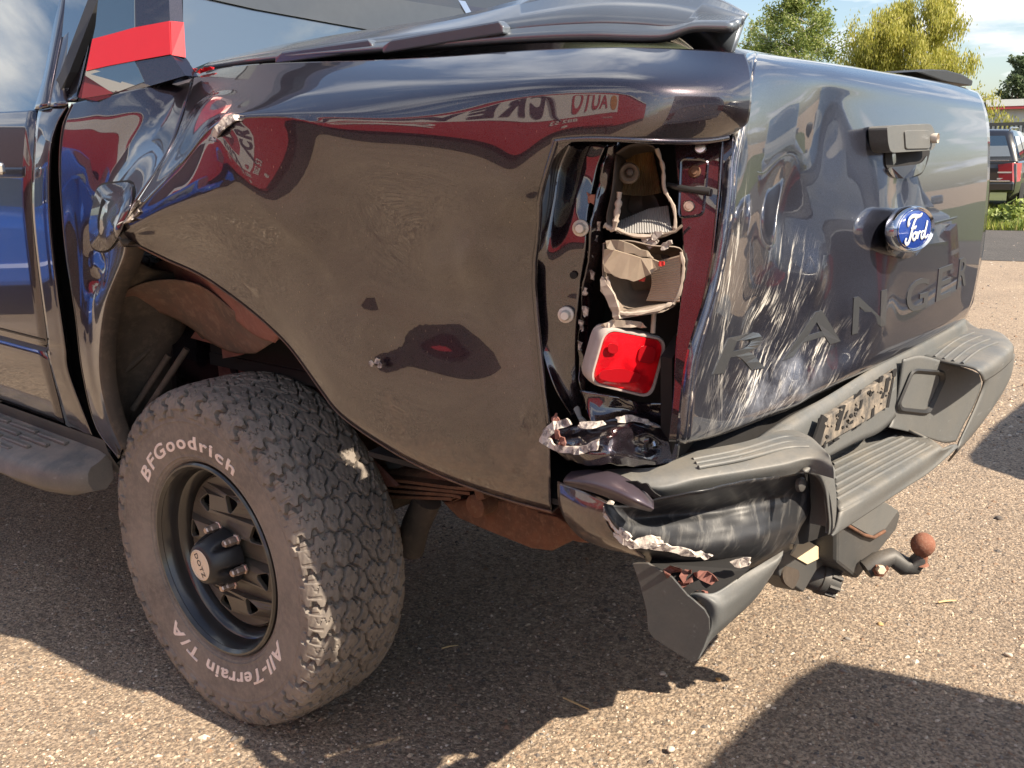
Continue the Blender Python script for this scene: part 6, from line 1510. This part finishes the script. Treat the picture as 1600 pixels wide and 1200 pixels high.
# ---------------------------------------------------------------- cars
def rot_z(a): return np.array([[math.cos(a), -math.sin(a), 0], [math.sin(a), math.cos(a), 0], [0, 0, 1]])
M_carlamp = simple('dark_red_car_lamp', (.30, .010, .014), .25, coat=1.0, crough=.05)
def car(name, label, cat, pos, yaw, L, W, H, mat, belt=.93, style='estate', group=None):
    """simple but shaped car: x forward, lofted body, greenhouse, glass, lamps, wheels"""
    o = empty(name, tuple(pos), yaw); tag(o, label, cat, group)
    h = L/2; w = W/2
    rear, front = -h, h
    if style == 'van': st = [(-h, .45, H*.98, .92), (-h+.06, .35, H, 1), (0, .30, H, 1), (h*.45, .30, H*.98, 1), (h*.62, .30, H*.80, 1), (h*.72, .32, belt+.25, .98), (h*.98, .36, belt, .90), (h, .42, belt-.25, .84)]
    secs = []
    # lower body stations: x, z low, z belt, half width factor
    body = [(-h, .48, belt-.12, .86), (-h+.05, .30, belt-.02, .95), (-h+.45, .26, belt, 1.0), (0, .24, belt, 1.0), (h-1.3, .24, belt-.02, 1.0), (h-.55, .26, belt-.10, .98), (h-.12, .30, belt-.22, .90), (h, .42, belt-.36, .80)]
    if style == 'van': body = [(x, a, min(b+.1, belt+.1), f) for x, a, b, f in body]
    for x, zl, zb, f in body:
        y = w*f; secs.append([np.array(q) for q in ((x, y*.90, zl), (x, y*.985, zl+.12), (x, y, (zl+zb)/2), (x, y*.97, zb-.03), (x, y*.93, zb), (x, 0, zb+.03), (x, -y*.93, zb), (x, -y*.97, zb-.03), (x, -y, (zl+zb)/2), (x, -y*.985, zl+.12), (x, -y*.90, zl))])
    b = loft('body', secs, mat, o, True); b.modifiers.new('edge', 'EDGE_SPLIT').split_angle = rad(40)
    mesh_obj('body_end', secs[0], [tuple(range(11))], mat, b); mesh_obj('body_end', secs[-1], [tuple(range(11))[::-1]], mat, b)
    mesh_obj('body_floor', [s[0] for s in secs]+[s[-1] for s in secs[::-1]], [tuple(range(2*len(secs)))], M_dark, b)
    # greenhouse
    rx = -h+(.10 if style == 'van' else .22); fx = h-(1.0 if style == 'van' else 1.35)
    gh = [(rx, .0, .0), (rx+.06, .45, .0), (rx+.22, .92, .0), (rx+.5, 1.0, 0), (fx-1.5, 1.0, 0), (fx-.75, .93, 0), (fx, .0, 0)]
    secs = []
    for x, t, _ in gh:
        z = belt+(H-belt)*t; y = w*(.94-.20*t*(0.4 if style == 'van' else 1)); y0 = w*.93
        secs.append([np.array(q) for q in ((x, y0, belt-.01), (x, y0+(y-y0)*.5, belt+(z-belt)*.5), (x, y, z-.02*t), (x, y*.85, z+.015*t), (x, 0, z+.035*t), (x, -y*.85, z+.015*t), (x, -y, z-.02*t), (x, -y0-(y-y0)*.5, belt+(z-belt)*.5), (x, -y0, belt-.01))])
    r = loft('roof', secs, mat, o, True)
    # glass: proud panes
    hh = H-belt
    for s in (1, -1):
        for x0, x1 in (((rx+.35, rx+1.15), (rx+1.25, rx+2.0), (rx+2.08, fx-.75)) if style != 'van' else ((fx-1.5, fx-.75),)):
            def gp_(x, t): return np.array([x, s*(w*(.935-.20*t*(0.4 if style == 'van' else 1))+.012), belt+hh*t])
            last = x1 > fx-1
            plate('side_window', [gp_(x0, .10), gp_(x1+(.35 if last else 0), .10), gp_(x1, .80), gp_(x0+.06, .80)], M_glass, o, .01, (0, -s, 0))
    def rw(yf, t):
        x = rx+(.06*t/.45 if t < .45 else .06+.16*(t-.45)/.47); return np.array([x-.014, yf*w*(.86-.16*t), belt+hh*t])
    win_ = [rw(-.95, .16), rw(.95, .16), rw(.92, .5), rw(.88, .82), rw(-.88, .82), rw(-.92, .5)]
    plate('rear_window', win_, M_glass, o, .01, (1, 0, 0))
    plate('windscreen', [np.array((fx-.02-.70*t, yy*w*(.86-.14*t), belt+hh*t+.03)) for yy, t in ((-1, .08), (1, .08), (1, .85), (-1, .85))], M_glass, o, .01, (-1, 0, -.5))
    # rear lamps, number plate, trim, bumpers
    for s in (1, -1):
        lq = [np.array((-h+.012-.02, s*w*.62, belt-.05)), np.array((-h-.006, s*w*.86, belt-.02)), np.array((-h+.26, s*w*1.0, belt-.03)), np.array((-h+.22, s*w*1.005, belt-.34)), np.array((-h-.02, s*w*.90, belt-.36)), np.array((-h-.016, s*w*.66, belt-.32))]
        tl = plate('tail_lamp', lq, M_carlamp, o, .05, (1, -s*.4, 0))
        for zz in (.12, .23): plate('lamp_bar', [q*np.array([1, 1, 0])+np.array([-.008, s*.004, zv]) for q, zv in zip((lq[0], lq[1], lq[2], lq[2], lq[1], lq[0]), (belt-.05-zz,)*3+(belt-.075-zz,)*3)], M_clip, tl, .006, (1, -s*.4, 0))
        plate('headlamp', [np.array((h-.01, s*w*.45, belt-.36)), np.array((h-.10, s*w*.86, belt-.34)), np.array((h-.12, s*w*.86, belt-.50)), np.array((h, s*w*.5, belt-.52))], M_chrome, o, .03, (-1, 0, 0))
        box('mirror', (fx-.35, s*(w+.08), belt+.08), (.12, .18, .12), mat, o, bev=.03)
    box('rear_bumper', (-h+.02, 0, .50), (.16, W*.93, .20), mat, o, bev=.05); box('front_bumper', (h-.06, 0, .42), (.18, W*.86, .22), mat, o, bev=.05)
    box('bumper_trim', (-h-.065, 0, .60), (.012, W*.86, .025), M_chrome, o, bev=.003); box('tailgate_trim', (-h-.012, 0, belt+.02), (.02, W*.80, .018), M_chrome, o, bev=.003)
    for s in (1, -1): tube('roof_rail', [np.array((rx+.3, s*w*.70, H+.0)), np.array((rx+.4, s*w*.70, H+.045)), np.array((fx-1.6, s*w*.70, H+.045)), np.array((fx-1.4, s*w*.70, H+.0))], .014, M_chrome, o, 8) if style == 'estate' else None
    for x in (-h+.85, h-.85):
        for s in (1, -1):
            wc = np.array((x, s*(w-.11), .32))
            wo_ = lathe('wheel', [(.20, -.10), (.28, -.11), (.315, -.09), (.32, 0), (.315, .09), (.28, .11), (.21, .10)], wc, (0, 1, 0), M_rubber, o, 32)
            lathe('rim', [(.21, .10), (.20, .085), (.16, .07), (.06, .075), (0, .08)], wc, (0, s, 0), M_chrome, wo_, 24)
            lathe('wheel_arch', [(0, .122), (.37, .122), (.38, .118)], np.array((x, s*(w-.125), .34)), (0, s, 0), M_dark, o, 32)
    return o
blk = simple('black_car_paint', (.012, .012, .014), .3, coat=1.0, crough=.02); slv = simple('silver_car_paint', (.50, .51, .52), .3, metal=.6, coat=1.0, crough=.03, var=.03); blu = simple('blue_van_paint', (.012, .09, .42), .35, coat=.8, crough=.05, var=.05); wht = simple('white_van_paint', (.74, .74, .73), .35, coat=.8, crough=.05, var=.03)
cpos = at_dist(1534, 250, 21.6); cpos[2] = 0
ec = car('estate_car', 'black estate car with red tail lamps parked on the grass behind the tailgate', 'car', cpos, wa+rad(-6), 4.75, 1.82, 1.47, blk, .93)
box('number_plate', (-2.40, -.06, .70), (.012, .52, .12), simple('plate_white', (.75, .75, .72), .5), ec, bev=.002)
V, F = text_geo('S', .11, .001); nv_ = []
mesh_obj('plate_letter', [(-2.408, -.17-x*0-.0-x, .66+y) for x, y, z in V], F, M_black, ec)
rk = facing(1566, 27); rko = empty('rack', tuple(rk), wa-math.pi/2); tag(rko, 'dark slatted metal rack standing behind the black estate car', 'rack')
for k in range(9): box('slat', (-.42+k*.10, 0, .88), (.045, .05, 1.55), M_bumpdark, rko, bev=0)
box('top_rail', (0, 0, 1.68), (1.0, .07, .08), M_bumpdark, rko, bev=0); box('bottom_rail', (0, 0, .25), (1.0, .07, .08), M_bumpdark, rko, bev=0)
tube('post', [np.array((-.62, 0, 0)), np.array((-.62, 0, 1.80))], .02, M_bumpdark, rko, 8)
# cars behind the camera side, mirrored in the tailgate and throwing shade on the gravel
car('silver_car', 'silver car standing well to the right of the truck, mirrored in the tailgate', 'car', (-4.6, -8.6, 0), rad(60), 4.3, 1.80, 1.50, slv, .95, 'hatch')
car('grey_car', 'grey car parked behind the truck, its rounded shadow at the right edge', 'car', (-4.10, -2.85, 0), rad(180), 4.3, 1.80, 1.52, simple('grey_car_paint', (.12, .125, .13), .3, metal=.5, coat=1.0, crough=.03), .95, 'hatch')
car('white_van', 'white van parked behind the truck, its shadow falling on the gravel at lower right', 'van', (-5.18, .52, 0), rad(180), 5.0, 1.95, 2.0, wht, 1.15, 'van')
car('blue_van', 'blue van standing ahead of the truck, mirrored in its door', 'van', (8.2, 4.1, 0), rad(200), 4.6, 1.85, 1.95, blu, 1.1, 'van')
car('blue_van', 'second blue van added nearer the workshop to put blue into the dented filler panel', 'van', (7.6, 6.0, 0), rad(160), 4.6, 1.85, 2.1, blu, 1.1, 'van')  # unseen extra van, added only for the blue it mirrors in the panel
# ---------------------------------------------------------------- workshop with its red sign, mirrored in the paint
wsx = empty('workshop', (1.6, 10.75, 0), rad(-30)); tag(wsx, 'workshop with a red front mirrored in the truck side', 'building')
M_redwall = simple('red_cladding', (.42, .022, .035), .55, var=.06, scale=3); M_greyw = simple('dark_shop_wall', (.045, .040, .040), .7, var=.2, scale=3)
box('wall', (0, 3, .65), (25, 6, 1.3), M_greyw, wsx, bev=0); box('upper_wall', (-6.4, 3, 2.95), (12.5, 6.3, 3.3), M_redwall, wsx, bev=0); box('upper_wall', (6.25, 3, 2.95), (12.75, 6.25, 3.3), simple('maroon_cladding', (.055, .020, .022), .55, var=.06, scale=3), wsx, bev=0)
box('roof_edge', (0, 3, 4.66), (25.5, 6.5, .12), M_roofw, wsx, bev=0)
for k in range(4): box('door', (-9.5+k*6.2, -.02, .62), (4.2, .06, 1.2), M_greyw, wsx, bev=0)
sg = empty('shop_sign', (4.53, 8.73, 1.62), rad(-30)); sg.scale = (1.25, 1.0, 1.75); tag(sg, 'red shop sign reading AUTO CREW on a white band, mirrored in the truck side', 'sign')
box('board', (0, 0, .85), (8.4, .10, 1.75), M_redwall, sg, bev=0)
M_signw = simple('sign_white', (.70, .66, .62), .5, var=.03); M_signn = simple('sign_navy', (.035, .022, .045), .5)
box('white_band', (0, -.055, 1.18), (8.4, .012, .58), M_signw, sg, bev=0); box('white_edge', (0, -.056, 1.74), (8.5, .10, .07), M_signw, sg, bev=0); box('white_edge', (4.23, -.056, .85), (.12, .10, 1.75), M_signw, sg, bev=0)
def sign_text(s, x, z, size, mat, shear=0.0, off=0.0, sp=1.0):
    V, F = text_geo(s, size, .004, shear, off, sp); mesh_obj('sign_lettering', [(a+x, -.072-c, b+z) for a, b, c in V], F, mat, sg)
lathe('sign_emblem', [(0, .01), (.22, .01), (.23, 0)], (-3.85, -.063, 1.18), (0, -1, 0), simple('emblem_orange', (.55, .22, .05), .5), sg, 32)
sign_text('AUTO', -3.5, 1.02, .46, M_redwall, 0, .01, 1.05); sign_text('CREW', -1.4, .98, .62, M_signn, .35, .03, 1.35)
tube('swoosh', [np.array((-2.0, -.07, .75)), np.array((-1.6, -.07, 1.1)), np.array((-1.1, -.07, 1.42))], [.03, .06, .03], M_signn, sg, 8)
sign_text('www.', -3.9, .60, .20, M_signw, .1); sign_text('882 53', -2.6, .56, .34, M_signw, .2, .006); sign_text('90', .2, .50, .40, M_signw, .2, .006)
sign_text('e', -2.4, .14, .40, M_signw, .2, .01)
